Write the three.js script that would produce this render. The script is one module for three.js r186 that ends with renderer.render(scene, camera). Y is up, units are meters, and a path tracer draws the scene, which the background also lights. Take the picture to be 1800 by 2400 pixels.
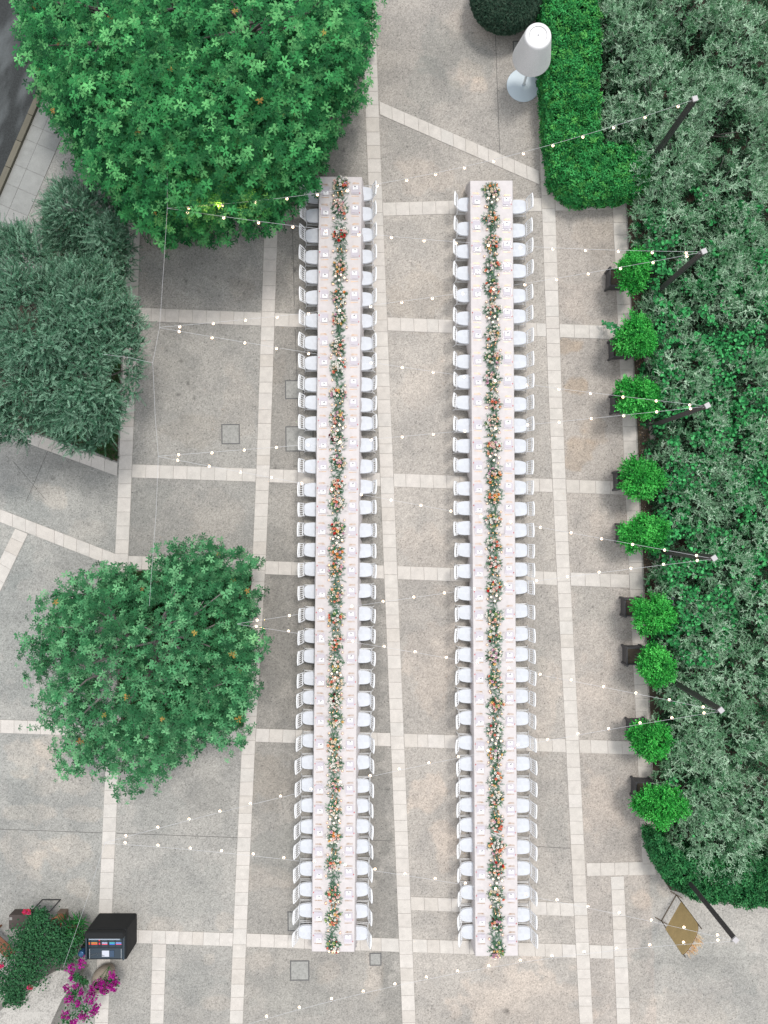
import * as THREE from 'three';
import { mergeGeometries } from 'three/addons/utils/BufferGeometryUtils.js';
import { RoundedBoxGeometry } from 'three/addons/geometries/RoundedBoxGeometry.js';

// ---------------------------------------------------------------- camera, sky, sun, exposure
const scene = new THREE.Scene();
const CAM_H = 24, FOCAL = 1940, NX = 930, NY = 1215;      // drone height (m), focal length and nadir in units of an 1800 x 2400 frame
const camera = new THREE.PerspectiveCamera(2 * Math.atan(1200 / FOCAL) * 180 / Math.PI, 1800 / 2400, 0.1, 400);
camera.position.set(0, CAM_H, 0);
camera.up.set(0, 0, -1);
camera.lookAt(0, 0, 0);
camera.setViewOffset(1800, 2400, 900 - NX, 1200 - NY, 1800, 2400);

const renderer = new THREE.WebGLRenderer({ antialias: true });
renderer.toneMapping = THREE.LinearToneMapping;
renderer.toneMappingExposure = 1.47;
renderer.shadowMap.enabled = true;
renderer.setSize(768, 1024);

function overcastSky() {                                   // CIE overcast sky, a little blue
  const w = 64, h = 32, d = new Float32Array(w * h * 4);
  for (let j = 0; j < h; j++) {
    const el = ((j + 0.5) / h - 0.5) * Math.PI, s = Math.sin(el);
    const l = s > 0 ? 0.95 * (1 + 2 * s) / 3 : 0.22;
    for (let i = 0; i < w; i++) d.set([l * 0.955, l * 0.99, l * 1.045, 1], (j * w + i) * 4);
  }
  const t = new THREE.DataTexture(d, w, h, THREE.RGBAFormat, THREE.FloatType);
  t.mapping = THREE.EquirectangularReflectionMapping;
  t.magFilter = THREE.LinearFilter; t.needsUpdate = true;
  return t;
}
const sky = overcastSky();
scene.background = sky; scene.environment = sky;
const sun = new THREE.DirectionalLight(new THREE.Color(1, 0.96, 0.9), 1.5);
sun.position.set(6, 30, -9); sun.target.position.set(0, 0, 0);
sun.castShadow = true; sun.shadow.radius = 22;
sun.shadow.mapSize.set(2048, 2048);
Object.assign(sun.shadow.camera, { left: -20, right: 20, top: 22, bottom: -22, near: 1, far: 80 });
scene.add(sun, sun.target);

// ---------------------------------------------------------------- helpers
const S = (h = 0) => (CAM_H - h) / FOCAL;                  // metres per frame unit at height h
const V = (x, y, z) => new THREE.Vector3(x, y, z);
const P = (px, py, h = 0) => V((px - NX) * S(h), h, (py - NY) * S(h));
function rng32(a) { return () => { a |= 0; a = a + 0x6D2B79F5 | 0; let t = Math.imul(a ^ a >>> 15, 1 | a); t = t + Math.imul(t ^ t >>> 7, 61 | t) ^ t; return ((t ^ t >>> 14) >>> 0) / 4294967296; }; }
let R = rng32(7);
const rr = (a, b) => a + (b - a) * R();
const hash = (x, y, s = 0) => { let h = Math.imul(x, 374761393) + Math.imul(y, 668265263) + Math.imul(s, 974634777) | 0; h = Math.imul(h ^ h >>> 13, 1274126177); return ((h ^ h >>> 16) >>> 0) / 4294967296; };
function noise(x, y, s = 0) {
  const xi = Math.floor(x), yi = Math.floor(y); let u = x - xi, v = y - yi;
  u = u * u * (3 - 2 * u); v = v * v * (3 - 2 * v);
  const a = hash(xi, yi, s), b = hash(xi + 1, yi, s), c = hash(xi, yi + 1, s), d = hash(xi + 1, yi + 1, s);
  return a + (b - a) * u + (c - a) * v + (a - b - c + d) * u * v;
}
const fbm = (x, y, s = 0, o = 4) => { let t = 0, a = 0.5, n = 0; for (let i = 0; i < o; i++) { t += a * noise(x, y, s + i); n += a; a *= 0.5; x *= 2.03; y *= 2.03; } return t / n; };
const clamp = (x, a = 0, b = 1) => Math.min(b, Math.max(a, x));
const sstep = (a, b, x) => { const t = clamp((x - a) / (b - a)); return t * t * (3 - 2 * t); };
const inPoly = (pts, x, y) => { let c = false; for (let i = 0, j = pts.length - 1; i < pts.length; j = i++) { const [xi, yi] = pts[i], [xj, yj] = pts[j]; if ((yi > y) !== (yj > y) && x < (xj - xi) * (y - yi) / (yj - yi) + xi) c = !c; } return c; };

const lin = (r, g, b) => new THREE.Color().setRGB(r, g, b);
const mat = (r, g, b, o = {}) => new THREE.MeshStandardMaterial({ color: lin(r, g, b), roughness: 0.8, side: THREE.DoubleSide, ...o });

const leafy = (rough = 0.5, o = {}) => new THREE.MeshPhysicalMaterial({ color: lin(1, 1, 1), roughness: rough, specularIntensity: 0.3, side: THREE.DoubleSide, ...o });

const used = new Map();
function numbered(name) { const n = used.get(name) ?? 0; used.set(name, n + 1); return n ? name + '_' + String(n).padStart(3, '0') : name; }
function tag(o, label, category, group, kind) { if (label) o.userData.label = label; if (category) o.userData.category = category; if (group) o.userData.group = group; if (kind) o.userData.kind = kind; return o; }
function shade(o) { o.traverse((m) => { if (m.isMesh) { m.castShadow = true; m.receiveShadow = true; } }); return o; }
function thing(name, label, category, pos = V(0, 0, 0), turn = 0, group) {
  const g = new THREE.Group(); g.name = numbered(name); g.position.copy(pos); g.rotation.y = turn; scene.add(g);
  return tag(g, label, category, group);
}
function part(name, geo, m, parent) { const o = new THREE.Mesh(geo, m); o.name = name; o.castShadow = o.receiveShadow = true; parent.add(o); return o; }
function solo(name, geo, m, label, category, group, pos) { const o = new THREE.Mesh(geo, m); o.name = numbered(name); o.castShadow = o.receiveShadow = true; if (pos) o.position.copy(pos); scene.add(o); return tag(o, label, category, group); }
function structure(name, geo, m, label) { const o = solo(name, geo, m, label, undefined); o.userData.kind = 'structure'; return o; }
function copyOf(o, label, pos, turn) { const c = o.clone(); c.name = numbered(o.name.replace(/_\d{3}$/, '')); c.position.copy(pos); c.rotation.y = turn; c.userData = { ...o.userData, label }; scene.add(c); return c; }
const tens = ['', '', 'twenty', 'thirty'], units = ['', 'first', 'second', 'third', 'fourth', 'fifth', 'sixth', 'seventh', 'eighth', 'ninth', 'tenth', 'eleventh', 'twelfth', 'thirteenth', 'fourteenth', 'fifteenth', 'sixteenth', 'seventeenth', 'eighteenth', 'nineteenth'];
const ordinal = (n) => n < 20 ? units[n] : n % 10 ? tens[n / 10 | 0] + '-' + units[n % 10] : { 20: 'twentieth', 30: 'thirtieth', 40: 'fortieth', 50: 'fiftieth' }[n];
const ord = (n) => n < 40 ? ordinal(n) : n === 40 ? 'fortieth' : n < 50 ? 'forty-' + units[n - 40] : n === 50 ? 'fiftieth' : n < 60 ? 'fifty-' + units[n - 50] : n === 60 ? 'sixtieth' : n < 70 ? 'sixty-' + units[n - 60] : n === 70 ? 'seventieth' : n < 80 ? 'seventy-' + units[n - 70] : n === 80 ? 'eightieth' : 'eighty-' + units[n - 80];

// triangles gathered into one geometry
class GB {
  constructor() { this.p = []; this.c = null; }
  tri(a, b, c) { this.p.push(a.x, a.y, a.z, b.x, b.y, b.z, c.x, c.y, c.z); return this; }
  quad(a, b, c, d) { return this.tri(a, b, c).tri(a, c, d); }
  add(g, m) {
    const q = g.isBufferGeometry ? (g.index ? g.toNonIndexed() : g).attributes.position.array : g.p, v = V(0, 0, 0);
    for (let i = 0; i < q.length; i += 3) { v.set(q[i], q[i + 1], q[i + 2]); if (m) v.applyMatrix4(m); this.p.push(v.x, v.y, v.z); }
    return this;
  }
  geo() { const g = new THREE.BufferGeometry(); g.setAttribute('position', new THREE.Float32BufferAttribute(this.p, 3)); g.computeVertexNormals(); return g; }
}
const M4 = (x, y, z, rx = 0, ry = 0, rz = 0, sx = 1, sy = sx, sz = sx) => new THREE.Matrix4().compose(V(x, y, z), new THREE.Quaternion().setFromEuler(new THREE.Euler(rx, ry, rz, 'YXZ')), V(sx, sy, sz));
function leafShape(l, w, fold = 0.25, curl = 0) {          // a leaf along +z, face up
  const y1 = w * fold, a = V(0, 0, 0), t = V(0, -curl * l, l), l1 = V(-w * 0.48, y1, l * 0.32), l2 = V(-w * 0.4, y1 - curl * l * 0.5, l * 0.7), r1 = V(w * 0.48, y1, l * 0.32), r2 = V(w * 0.4, y1 - curl * l * 0.5, l * 0.7);
  return new GB().tri(a, l1, l2).tri(a, l2, t).tri(a, t, r2).tri(a, r2, r1);
}
function tubePts(pts, r0, r1, sides = 6) {                 // tapered limb through points
  const rings = [], b = new GB(), n = pts.length;
  for (let i = 0; i < n; i++) {
    const d = pts[Math.min(i + 1, n - 1)].clone().sub(pts[Math.max(i - 1, 0)]).normalize();
    const u = Math.abs(d.y) < 0.9 ? V(0, 1, 0).cross(d).normalize() : V(1, 0, 0).cross(d).normalize(), w = d.clone().cross(u), r = r0 + (r1 - r0) * i / (n - 1), ring = [];
    for (let k = 0; k < sides; k++) { const a = k / sides * Math.PI * 2; ring.push(pts[i].clone().addScaledVector(u, Math.cos(a) * r).addScaledVector(w, Math.sin(a) * r)); }
    rings.push(ring);
  }
  const idx = [], pos = [];
  rings.forEach((q) => q.forEach((v) => pos.push(v.x, v.y, v.z)));
  for (let i = 0; i < n - 1; i++) for (let k = 0; k < sides; k++) { const a = i * sides + k, c = i * sides + (k + 1) % sides; idx.push(a, c, c + sides, a, c + sides, a + sides); }
  const g = new THREE.BufferGeometry(); g.setAttribute('position', new THREE.Float32BufferAttribute(pos, 3));
  for (const [o, f] of [[0, 1], [(n - 1) * sides, -1]]) for (let k = 1; k < sides - 1; k++) f > 0 ? idx.push(o, o + k + 1, o + k) : idx.push(o, o + k, o + k + 1);
  g.setIndex(idx); g.computeVertexNormals();
  return g;
}
const strip = (g) => { const q = (g.index ? g.toNonIndexed() : g.clone()); for (const k of Object.keys(q.attributes)) if (k !== 'position' && k !== 'normal') q.deleteAttribute(k); return q; };
const merged = (...gs) => mergeGeometries(gs.map(strip));
const boxAt = (w, h, d, x, y, z, r = 0) => { const g = r ? new RoundedBoxGeometry(w, h, d, 2, r) : new THREE.BoxGeometry(w, h, d); g.translate(x, y, z); return g; };
const lathe = (pts, n = 20) => new THREE.LatheGeometry(pts.map(([x, y]) => new THREE.Vector2(x, y)), n);

// copies spread over a crown: places = [{p, axis, s, c}]
const Q0 = new THREE.Quaternion(), Q1 = new THREE.Quaternion(), UP = V(0, 1, 0);
function spread(name, geo, m, places, parent) {
  const im = new THREE.InstancedMesh(geo, m, places.length), t = new THREE.Matrix4();
  places.forEach((q, i) => {
    Q0.setFromUnitVectors(UP, q.axis); Q1.setFromAxisAngle(UP, q.spin ?? R() * 6.283);
    t.compose(q.p, Q0.multiply(Q1), V(q.s, q.s, q.s)); im.setMatrixAt(i, t); im.setColorAt(i, q.c);
  });
  im.name = name; im.castShadow = im.receiveShadow = true; im.userData.kind = 'stuff'; parent.add(im);
  return im;
}
const dirRand = (yMin = -1) => { const y = rr(yMin, 1), a = R() * 6.283, k = Math.sqrt(1 - y * y); return V(Math.cos(a) * k, y, Math.sin(a) * k); };
const tone = (c, k) => lin(c[0] * k, c[1] * k, c[2] * k);
function mixTone(list, k = 0.25) { const a = list[R() * list.length | 0], b = list[R() * list.length | 0], t = R() * 0.4, j = 1 + (R() - 0.5) * 2 * k; return lin((a[0] + (b[0] - a[0]) * t) * j, (a[1] + (b[1] - a[1]) * t) * j, (a[2] + (b[2] - a[2]) * t) * j); }

// ---------------------------------------------------------------- ground
const stripA = [[320, 380], [313, 540], [302, 900], [290, 1200], [262, 1820], [247, 2140], [236, 2460]];
const stripB = [[642, 380], [635, 540], [617, 1090], [608, 1300], [583, 1735], [568, 2060], [551, 2460]];
const stripC = [[861, -40], [874, 310], [902, 1000], [931, 1725], [961, 2460]];
const stripD = [[1264, 60], [1279, 300], [1300, 900], [1318, 1300], [1341, 1735], [1377, 2460]];
const stripE = [[1450, 459], [1522, 2050]];
const lineX = (pl, y) => { for (let i = 0; i < pl.length - 1; i++) if (y <= pl[i + 1][1] || i === pl.length - 2) { const [x0, y0] = pl[i], [x1, y1] = pl[i + 1]; return x0 + (x1 - x0) * (y - y0) / (y1 - y0); } };
const HW = 15.6;                                           // half width of a slab strip in frame units
const rows = { h1: [660, 498, 1466, 474], h2: [300, 736, 1441, 780], h3: [290, 1103, 1460, 1144], h4: [270, 1317, 1470, 1362], h5: [-60, 1700, 1490, 1753], h6: [940, 2116, 1360, 2132], h7: [250, 2192, 1450, 2232] };
const rowY = (k, x) => { const [x0, y0, x1, y1] = rows[k]; return y0 + (y1 - y0) * (x - x0) / (x1 - x0); };

// stains seen on the concrete: [x, y, rx, ry, turn, kind, strength]
const stains = [
  [1335, 810, 26, 20, 0, 'ochre', 0.5], [1352, 905, 32, 22, 0.3, 'ochre', 0.55], [1355, 1060, 40, 46, 0, 'ochre', 0.4], [1390, 1010, 40, 30, 0, 'ochre', 0.25],
  [1000, 1862, 45, 42, 0, 'pale', 0.9], [1045, 1980, 40, 50, 0.2, 'pale', 0.8], [1130, 1900, 30, 60, 0, 'pale', 0.5], [1015, 1560, 60, 110, 0.1, 'pale', 0.5], [1040, 1400, 40, 30, 0, 'pale', 0.3], [1220, 2340, 155, 85, 0.1, 'pale', 0.7], [1500, 2110, 40, 26, 0.6, 'pale', 0.75], [1560, 2085, 30, 22, 0.9, 'pale', 0.5],
  [1400, 1890, 60, 80, 0, 'pale', 0.45], [1420, 1250, 50, 50, 0, 'pale', 0.3], [1270, 1640, 36, 120, 0, 'pale', 0.4], [1400, 1620, 60, 80, 0, 'pale', 0.35],
  [1420, 1285, 40, 22, 0.1, 'grey', 0.5], [1390, 1420, 60, 60, 0, 'grey', 0.45], [1300, 1930, 30, 60, 0, 'grey', 0.3], [1260, 1560, 26, 60, 0, 'grey', 0.4],
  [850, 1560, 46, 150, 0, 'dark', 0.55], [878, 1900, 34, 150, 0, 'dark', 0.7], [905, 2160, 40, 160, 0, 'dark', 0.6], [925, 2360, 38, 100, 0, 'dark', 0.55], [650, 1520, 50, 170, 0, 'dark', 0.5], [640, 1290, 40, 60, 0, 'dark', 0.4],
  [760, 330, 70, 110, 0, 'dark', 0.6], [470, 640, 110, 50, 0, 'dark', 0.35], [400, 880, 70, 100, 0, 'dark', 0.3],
  [1060, 120, 90, 60, 0.4, 'grey', 0.7], [1010, 200, 70, 50, 0.8, 'grey', 0.5], [960, 300, 60, 50, 0, 'grey', 0.3], [1110, 60, 70, 40, 0, 'pale', 0.4], [1090, 170, 40, 30, 0, 'pale', 0.6], [1120, 200, 22, 20, 0, 'pale', 0.8], [1000, 420, 80, 40, 0.2, 'pale', 0.5],
  [60, 1770, 50, 44, 0, 'pale', 0.8], [120, 1745, 40, 30, 0, 'pale', 0.7], [60, 1905, 70, 22, 0, 'pale', 0.7], [190, 1905, 50, 20, 0.1, 'pale', 0.7], [150, 2000, 70, 40, 0, 'pale', 0.7], [60, 2000, 60, 50, 0.4, 'pale', 0.6], [190, 2080, 30, 26, 0, 'pale', 0.6], [160, 1830, 80, 40, 0, 'pale', 0.55], [50, 1860, 40, 90, 0, 'grey', 0.4],
  [60, 1500, 90, 130, 0, 'grey', 0.6], [40, 1310, 60, 60, 0, 'grey', 0.5], [60, 1180, 60, 40, 0.4, 'grey', 0.6], [110, 1160, 60, 26, 0.5, 'pale', 0.6], [180, 1110, 50, 40, 0, 'dark', 0.3], [210, 1250, 50, 40, 0, 'pale', 0.3], [340, 1180, 60, 50, 0, 'grey', 0.4], [500, 1210, 70, 60, 0, 'pale', 0.3],
  [370, 1900, 70, 60, 0, 'grey', 0.45], [480, 1870, 60, 50, 0.5, 'dark', 0.45], [430, 2080, 110, 70, 0, 'grey', 0.35], [380, 2170, 40, 20, 0, 'pale', 0.5], [530, 2160, 22, 24, 0, 'pale', 0.6], [490, 2250, 12, 12, 0, 'pale', 0.6], [510, 2350, 30, 20, 0, 'pale', 0.5], [450, 2300, 60, 50, 0, 'grey', 0.4],
  [640, 1820, 60, 60, 0, 'brown', 0.4], [660, 1990, 60, 60, 0, 'grey', 0.55], [620, 2060, 60, 30, 0, 'pale', 0.45], [690, 2330, 100, 70, 0, 'grey', 0.4], [770, 2280, 26, 30, 0, 'pale', 0.5], [875, 2290, 22, 60, 0, 'pale', 0.6], [610, 2250, 40, 26, 0, 'pale', 0.3],
  [1180, 640, 30, 200, 0, 'pale', 0.2], [980, 700, 70, 60, 0, 'brown', 0.3], [1000, 900, 60, 60, 0, 'pale', 0.25], [1000, 1290, 60, 60, 0, 'pale', 0.35], [1400, 560, 50, 50, 0, 'brown', 0.35], [1360, 700, 60, 50, 0, 'pale', 0.3],
  [1650, 2250, 140, 60, 0.3, 'grey', 0.5], [1600, 2380, 120, 60, 0, 'pale', 0.4], [1500, 2320, 30, 90, 0, 'grey', 0.5], [1480, 2140, 30, 90, 0, 'grey', 0.35], [1740, 2360, 80, 40, 0, 'grey', 0.3],
  [560, 680, 30, 40, 0, 'brown', 0.3], [400, 560, 70, 30, 0, 'brown', 0.4], [560, 940, 40, 80, 0, 'pale', 0.3], [460, 1010, 80, 40, 0, 'brown', 0.3], [640, 680, 30, 40, 0, 'dark', 0.3], [650, 860, 30, 40, 0, 'brown', 0.3],
];
const spots = [[435, 660, 4], [437, 674, 3], [424, 845, 6], [440, 897, 5], [417, 924, 4], [455, 932, 3], [390, 820, 2.5], [123, 1121, 5], [1345, 1965, 8], [1430, 2150, 2], [965, 620, 4], [953, 345, 4], [640, 1130, 3], [605, 1130, 3], [692, 1092, 4], [645, 1095, 3], [1410, 1580, 4], [1390, 1420, 2], [943, 1405, 2], [972, 353, 3], [690, 630, 5], [804, 352, 4], [330, 718, 5], [1186, 2370, 8], [908, 1850, 5], [800, 1840, 4], [818, 2080, 4], [560, 660, 3], [506, 650, 3]];
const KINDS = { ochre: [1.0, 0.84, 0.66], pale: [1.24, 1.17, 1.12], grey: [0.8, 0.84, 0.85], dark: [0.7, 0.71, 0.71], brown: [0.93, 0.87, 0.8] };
function concreteTexture() {
  const W = 1536, H = 2048, x0 = -60, y0 = -60, sw = 1920, sh = 2520, d = new Uint8Array(W * H * 4);
  const low = []; const LW = 384, LH = 512;                // slow fields, made coarse
  for (let j = 0; j < LH; j++) for (let i = 0; i < LW; i++) {
    const x = x0 + sw * i / LW, y = y0 + sh * j / LH;
    let c = [0.345, 0.328, 0.306];
    const col = x < lineX(stripA, y) ? 0 : x < lineX(stripB, y) ? 1 : x < lineX(stripC, y) ? 2 : x < lineX(stripD, y) ? 3 : x < lineX(stripE, y) ? 4 : 5;
    let row = 0; for (const k of ['h1', 'h2', 'h3', 'h4', 'h5', 'h7']) if (y > rowY(k, x)) row++;
    const bay = [[0.87, 0.9, 0.905], [0.9, 0.91, 0.905], [0.87, 0.86, 0.84], [1.03, 1.0, 0.975], [1.06, 1.01, 0.98], [1.02, 1.02, 1.01]][col], j2 = 0.93 + 0.14 * hash(col, row, 5);
    c = c.map((v, k) => v * bay[k] * j2);
    const wob = (fbm(x / 28, y / 28, 11, 5) - 0.5), f1 = fbm(x / 150, y / 150, 21, 4), f2 = fbm(x / 45, y / 45, 31, 4);
    const k1 = 1 + (f1 - 0.5) * 0.28, k2 = sstep(0.54, 0.64, f2) * 0.06 - sstep(0.48, 0.38, f2) * 0.07;
    c = c.map((v, k) => v * (k1 + k2 * [1.08, 1, 0.92][k]));
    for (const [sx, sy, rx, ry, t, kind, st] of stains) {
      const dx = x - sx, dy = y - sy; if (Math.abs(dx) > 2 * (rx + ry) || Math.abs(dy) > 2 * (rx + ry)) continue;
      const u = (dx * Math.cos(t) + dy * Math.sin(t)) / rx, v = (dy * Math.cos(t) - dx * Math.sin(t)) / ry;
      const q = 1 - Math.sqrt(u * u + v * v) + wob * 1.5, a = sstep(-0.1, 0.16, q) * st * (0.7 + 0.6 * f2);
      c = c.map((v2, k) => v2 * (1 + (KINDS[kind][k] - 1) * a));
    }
    for (const [sx, sy, r] of spots) { const q = Math.hypot(x - sx, y - sy) / r + wob; if (q < 1.2) c = c.map((v) => v * (1 - 0.5 * sstep(1.2, 0.5, q))); }
    low.push(c);
  }
  for (let j = 0; j < H; j++) for (let i = 0; i < W; i++) {
    const fx = Math.min(i / 4, LW - 1.001), fy = Math.min(j / 4, LH - 1.001), xi = fx | 0, yi = fy | 0, u = fx - xi, v = fy - yi;
    const a = low[yi * LW + xi], b = low[yi * LW + xi + 1], c = low[(yi + 1) * LW + xi], e = low[(yi + 1) * LW + xi + 1];
    const g1 = hash(i, j, 3) - 0.5, g2 = noise(i / 1.55 + 0.37 * (j & 7), j / 1.45, 4) - 0.5, g3 = noise(i / 5.5, j / 5.5, 9) - 0.5;
    let k = 1 + g1 * 0.5 + g2 * 0.42 + g3 * 0.1; if (hash(i >> 1, j >> 1, 17) > 0.985) k *= 0.62;
    const o = (j * W + i) * 4;
    for (let q = 0; q < 3; q++) { const lv = ((a[q] * (1 - u) + b[q] * u) * (1 - v) + (c[q] * (1 - u) + e[q] * u) * v) * k; d[o + q] = 255 * Math.pow(clamp(lv), 1 / 2.2); }
    d[o + 3] = 255;
  }
  const t = new THREE.DataTexture(d, W, H); t.colorSpace = THREE.SRGBColorSpace; t.magFilter = THREE.LinearFilter; t.needsUpdate = true;
  return { t, x0, y0, sw, sh };
}
function grainTexture(n, cell, amp, seed, speck = 0.01) {
  const d = new Uint8Array(n * n * 4);
  for (let j = 0; j < n; j++) for (let i = 0; i < n; i++) {
    const w = (x, y, p) => noise(((x % p) + p) % p, ((y % p) + p) % p, seed);
    let k = 0.86 + amp * ((hash(i, j, seed) - 0.5) * 0.6 + (noise(i / cell, j / cell, seed) - 0.5) + (fbm(i / 60, j / 60, seed + 2, 3) - 0.5) * 0.9); if (hash(i, j, seed + 8) < speck) k *= 0.75;
    const v = 255 * Math.pow(clamp(k), 1 / 2.2), o = (j * n + i) * 4; d[o] = d[o + 1] = d[o + 2] = v; d[o + 3] = 255;
  }
  const t = new THREE.DataTexture(d, n, n); t.colorSpace = THREE.SRGBColorSpace; t.magFilter = THREE.LinearFilter; t.wrapS = t.wrapT = THREE.RepeatWrapping; t.needsUpdate = true;
  return t;
}
function flatPoly(pts, y, uvScale = 1) {                   // horizontal sheet over frame-unit corners on the ground
  const sh = new THREE.Shape(pts.map(([x, z]) => { const q = P(x, z); return new THREE.Vector2(q.x, -q.z); }));
  const g = new THREE.ShapeGeometry(sh); g.rotateX(-Math.PI / 2); g.translate(0, y, 0);
  const p = g.attributes.position, uv = g.attributes.uv; for (let i = 0; i < p.count; i++) uv.setXY(i, p.getX(i) * uvScale, p.getZ(i) * uvScale);
  return g;
}
const grain = grainTexture(512, 3, 0.22, 41);
const earthGrain = grainTexture(512, 4, 0.6, 77, 0.05);
{
  const g = new THREE.PlaneGeometry(400, 400); g.rotateX(-Math.PI / 2); g.translate(0, -0.012, 0);
  const uv = g.attributes.uv; for (let i = 0; i < uv.count; i++) uv.setXY(i, uv.getX(i) * 100, uv.getY(i) * 100);
  structure('ground', g, mat(0.42, 0.40, 0.37, { map: earthGrain, roughness: 0.95 }), 'grey concrete ground around the courtyard');
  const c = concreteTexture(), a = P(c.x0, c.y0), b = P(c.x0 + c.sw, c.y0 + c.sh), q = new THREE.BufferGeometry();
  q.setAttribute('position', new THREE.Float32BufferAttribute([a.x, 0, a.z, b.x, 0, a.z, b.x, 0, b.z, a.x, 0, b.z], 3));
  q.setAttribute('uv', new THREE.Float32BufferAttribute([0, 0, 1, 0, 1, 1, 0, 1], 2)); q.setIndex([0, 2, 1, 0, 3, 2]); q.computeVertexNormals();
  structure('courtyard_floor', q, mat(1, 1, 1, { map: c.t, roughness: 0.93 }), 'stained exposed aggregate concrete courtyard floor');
}

// slab strips: a dark bed and separate stone slabs with open joints
const slabMats = [[0.625, 0.582, 0.538], [0.615, 0.575, 0.53], [0.635, 0.592, 0.548], [0.605, 0.562, 0.518], [0.625, 0.585, 0.54], [0.585, 0.54, 0.492]].map(([r, g, b]) => mat(r, g, b, { map: grain, roughness: 0.85 }));
const slabMatsCool = [[0.615, 0.58, 0.54], [0.63, 0.59, 0.55], [0.60, 0.565, 0.525]].map(([r, g, b]) => mat(r, g, b, { map: grain, roughness: 0.85 }));
const bedMat = mat(0.36, 0.33, 0.3, { map: earthGrain, roughness: 1 });
function slabGeo(c, top = 0.016) {                         // c = four world corners, clockwise from above
  const mid = c.reduce((s, v) => s.add(v), V(0, 0, 0)).multiplyScalar(0.25), pos = [], uv = [], idx = [];
  const inset = (v, k) => { const d = mid.clone().sub(v); d.y = 0; const l = d.length(); return v.clone().addScaledVector(d, k * 1.414 / l); };
  const lo = c.map((v) => { const q = inset(v, 0.003); q.y = 0.005; return q; }), mi = c.map((v) => { const q = inset(v, 0.003); q.y = top - 0.004; return q; }), hi = c.map((v) => { const q = inset(v, 0.006); q.y = top; return q; });
  const ring = [lo, mi, hi], ou = R() * 3, ov = R() * 3;
  const push = (v) => { pos.push(v.x, v.y, v.z); uv.push(v.x / 1.2 + ou, v.z / 1.2 + ov); return pos.length / 3 - 1; };
  for (let k = 0; k < 2; k++) for (let i = 0; i < 4; i++) { const j = (i + 1) % 4, a = push(ring[k][i]), b = push(ring[k][j]), e = push(ring[k + 1][j]), f = push(ring[k + 1][i]); idx.push(a, b, e, a, e, f); }
  const t = hi.map(push); idx.push(t[0], t[2], t[1], t[0], t[3], t[2]);
  const g = new THREE.BufferGeometry(); g.setAttribute('position', new THREE.Float32BufferAttribute(pos, 3)); g.setAttribute('uv', new THREE.Float32BufferAttribute(uv, 2)); g.setIndex(idx);
  const n = g.toNonIndexed(); n.computeVertexNormals(); return n;
}
const footMats = [[0.33, 0.335, 0.325], [0.35, 0.35, 0.34], [0.32, 0.325, 0.315]].map(([r, g, b]) => mat(r, g, b, { map: grain, roughness: 0.85 }));
function slabRun(name, label, L, Rr, cool = 0, len = 32, cols = 1, own = null) {   // L, Rr: the two long edges as frame-unit polylines of equal length
  const bed = structure(name, flatPoly([...L, ...[...Rr].reverse()], 0.004), bedMat, label);
  for (let s = 0; s < L.length - 1; s++) {
    const d = Math.hypot(L[s + 1][0] - L[s][0], L[s + 1][1] - L[s][1]), n = Math.max(1, Math.round(d / len)); let cuts = [0];
    for (let i = 1; i < n; i++) cuts.push((i + (R() < 0.25 ? rr(-0.3, 0.3) : 0)) / n); cuts.push(1);
    for (let i = 0; i < n; i++) for (let k = 0; k < cols; k++) {
      const at = (e, t) => [e[s][0] + (e[s + 1][0] - e[s][0]) * t, e[s][1] + (e[s + 1][1] - e[s][1]) * t], mixp = (t, f) => { const a = at(L, t), b = at(Rr, t); return P(a[0] + (b[0] - a[0]) * f, a[1] + (b[1] - a[1]) * f); };
      const c = [mixp(cuts[i], k / cols), mixp(cuts[i], (k + 1) / cols), mixp(cuts[i + 1], (k + 1) / cols), mixp(cuts[i + 1], k / cols)];
      if ((c[1].clone().sub(c[0])).cross(c[3].clone().sub(c[0])).y > 0) c.reverse();
      const set = own ?? (R() < cool ? slabMatsCool : slabMats);
      part('paving_slab', slabGeo(c, 0.016 + rr(-0.002, 0.002)), set[R() * set.length | 0], bed);
    }
  }
  return bed;
}
const side = (pl, o) => pl.map(([x, y]) => [x + o, y]);
slabRun('paving_strip', 'long strip of pale slabs beside the olive tree at the left', side(stripA, -HW), side(stripA, HW), 0.75);
slabRun('paving_strip', 'long strip of pale slabs between lower tree and left table', side(stripB, -HW), side(stripB, HW), 0.3);
slabRun('paving_strip', 'long slanting strip of pale slabs between the two tables', side(stripC, -HW), side(stripC, HW), 0.1);
slabRun('paving_strip', 'long slanting strip of pale slabs right of the right table', side(stripD, -HW), side(stripD, HW), 0.1);
slabRun('paving_strip', 'strip of pale slabs along the potted shrubs', side(stripE, -HW), side(stripE, HW), 0.1);
slabRun('paving_strip', 'short strip of slabs below the potted shrubs at lower right', [[1431, 2054], [1448.5, 2460]], [[1462, 2053], [1480, 2460]], 0.3);
slabRun('paving_strip', 'short strip of slabs beside the mixing desk at the bottom', [[358, 2211.5], [350, 2460]], [[390, 2212.5], [381, 2460]], 0.7);
function cross(key, from, to, label, cool) {               // a row cut square against the long strips it runs between
  const edgeAt = (b, o, k) => { if (typeof b === 'number') return [b, rowY(key, b) + k * HW]; const [pl, sgn] = b; let x = pl[0][0]; for (let i = 0; i < 6; i++) x = lineX(pl, rowY(key, x) + k * HW) + sgn * (HW + 0.3); return [x, rowY(key, x) + k * HW]; };
  slabRun('paving_strip', label, [edgeAt(from, 1, -1), edgeAt(to, -1, -1)], [edgeAt(from, 1, 1), edgeAt(to, -1, 1)], cool);
}
const cols = { A: stripA, B: stripB, C: stripC, D: stripD, E: stripE };
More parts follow.
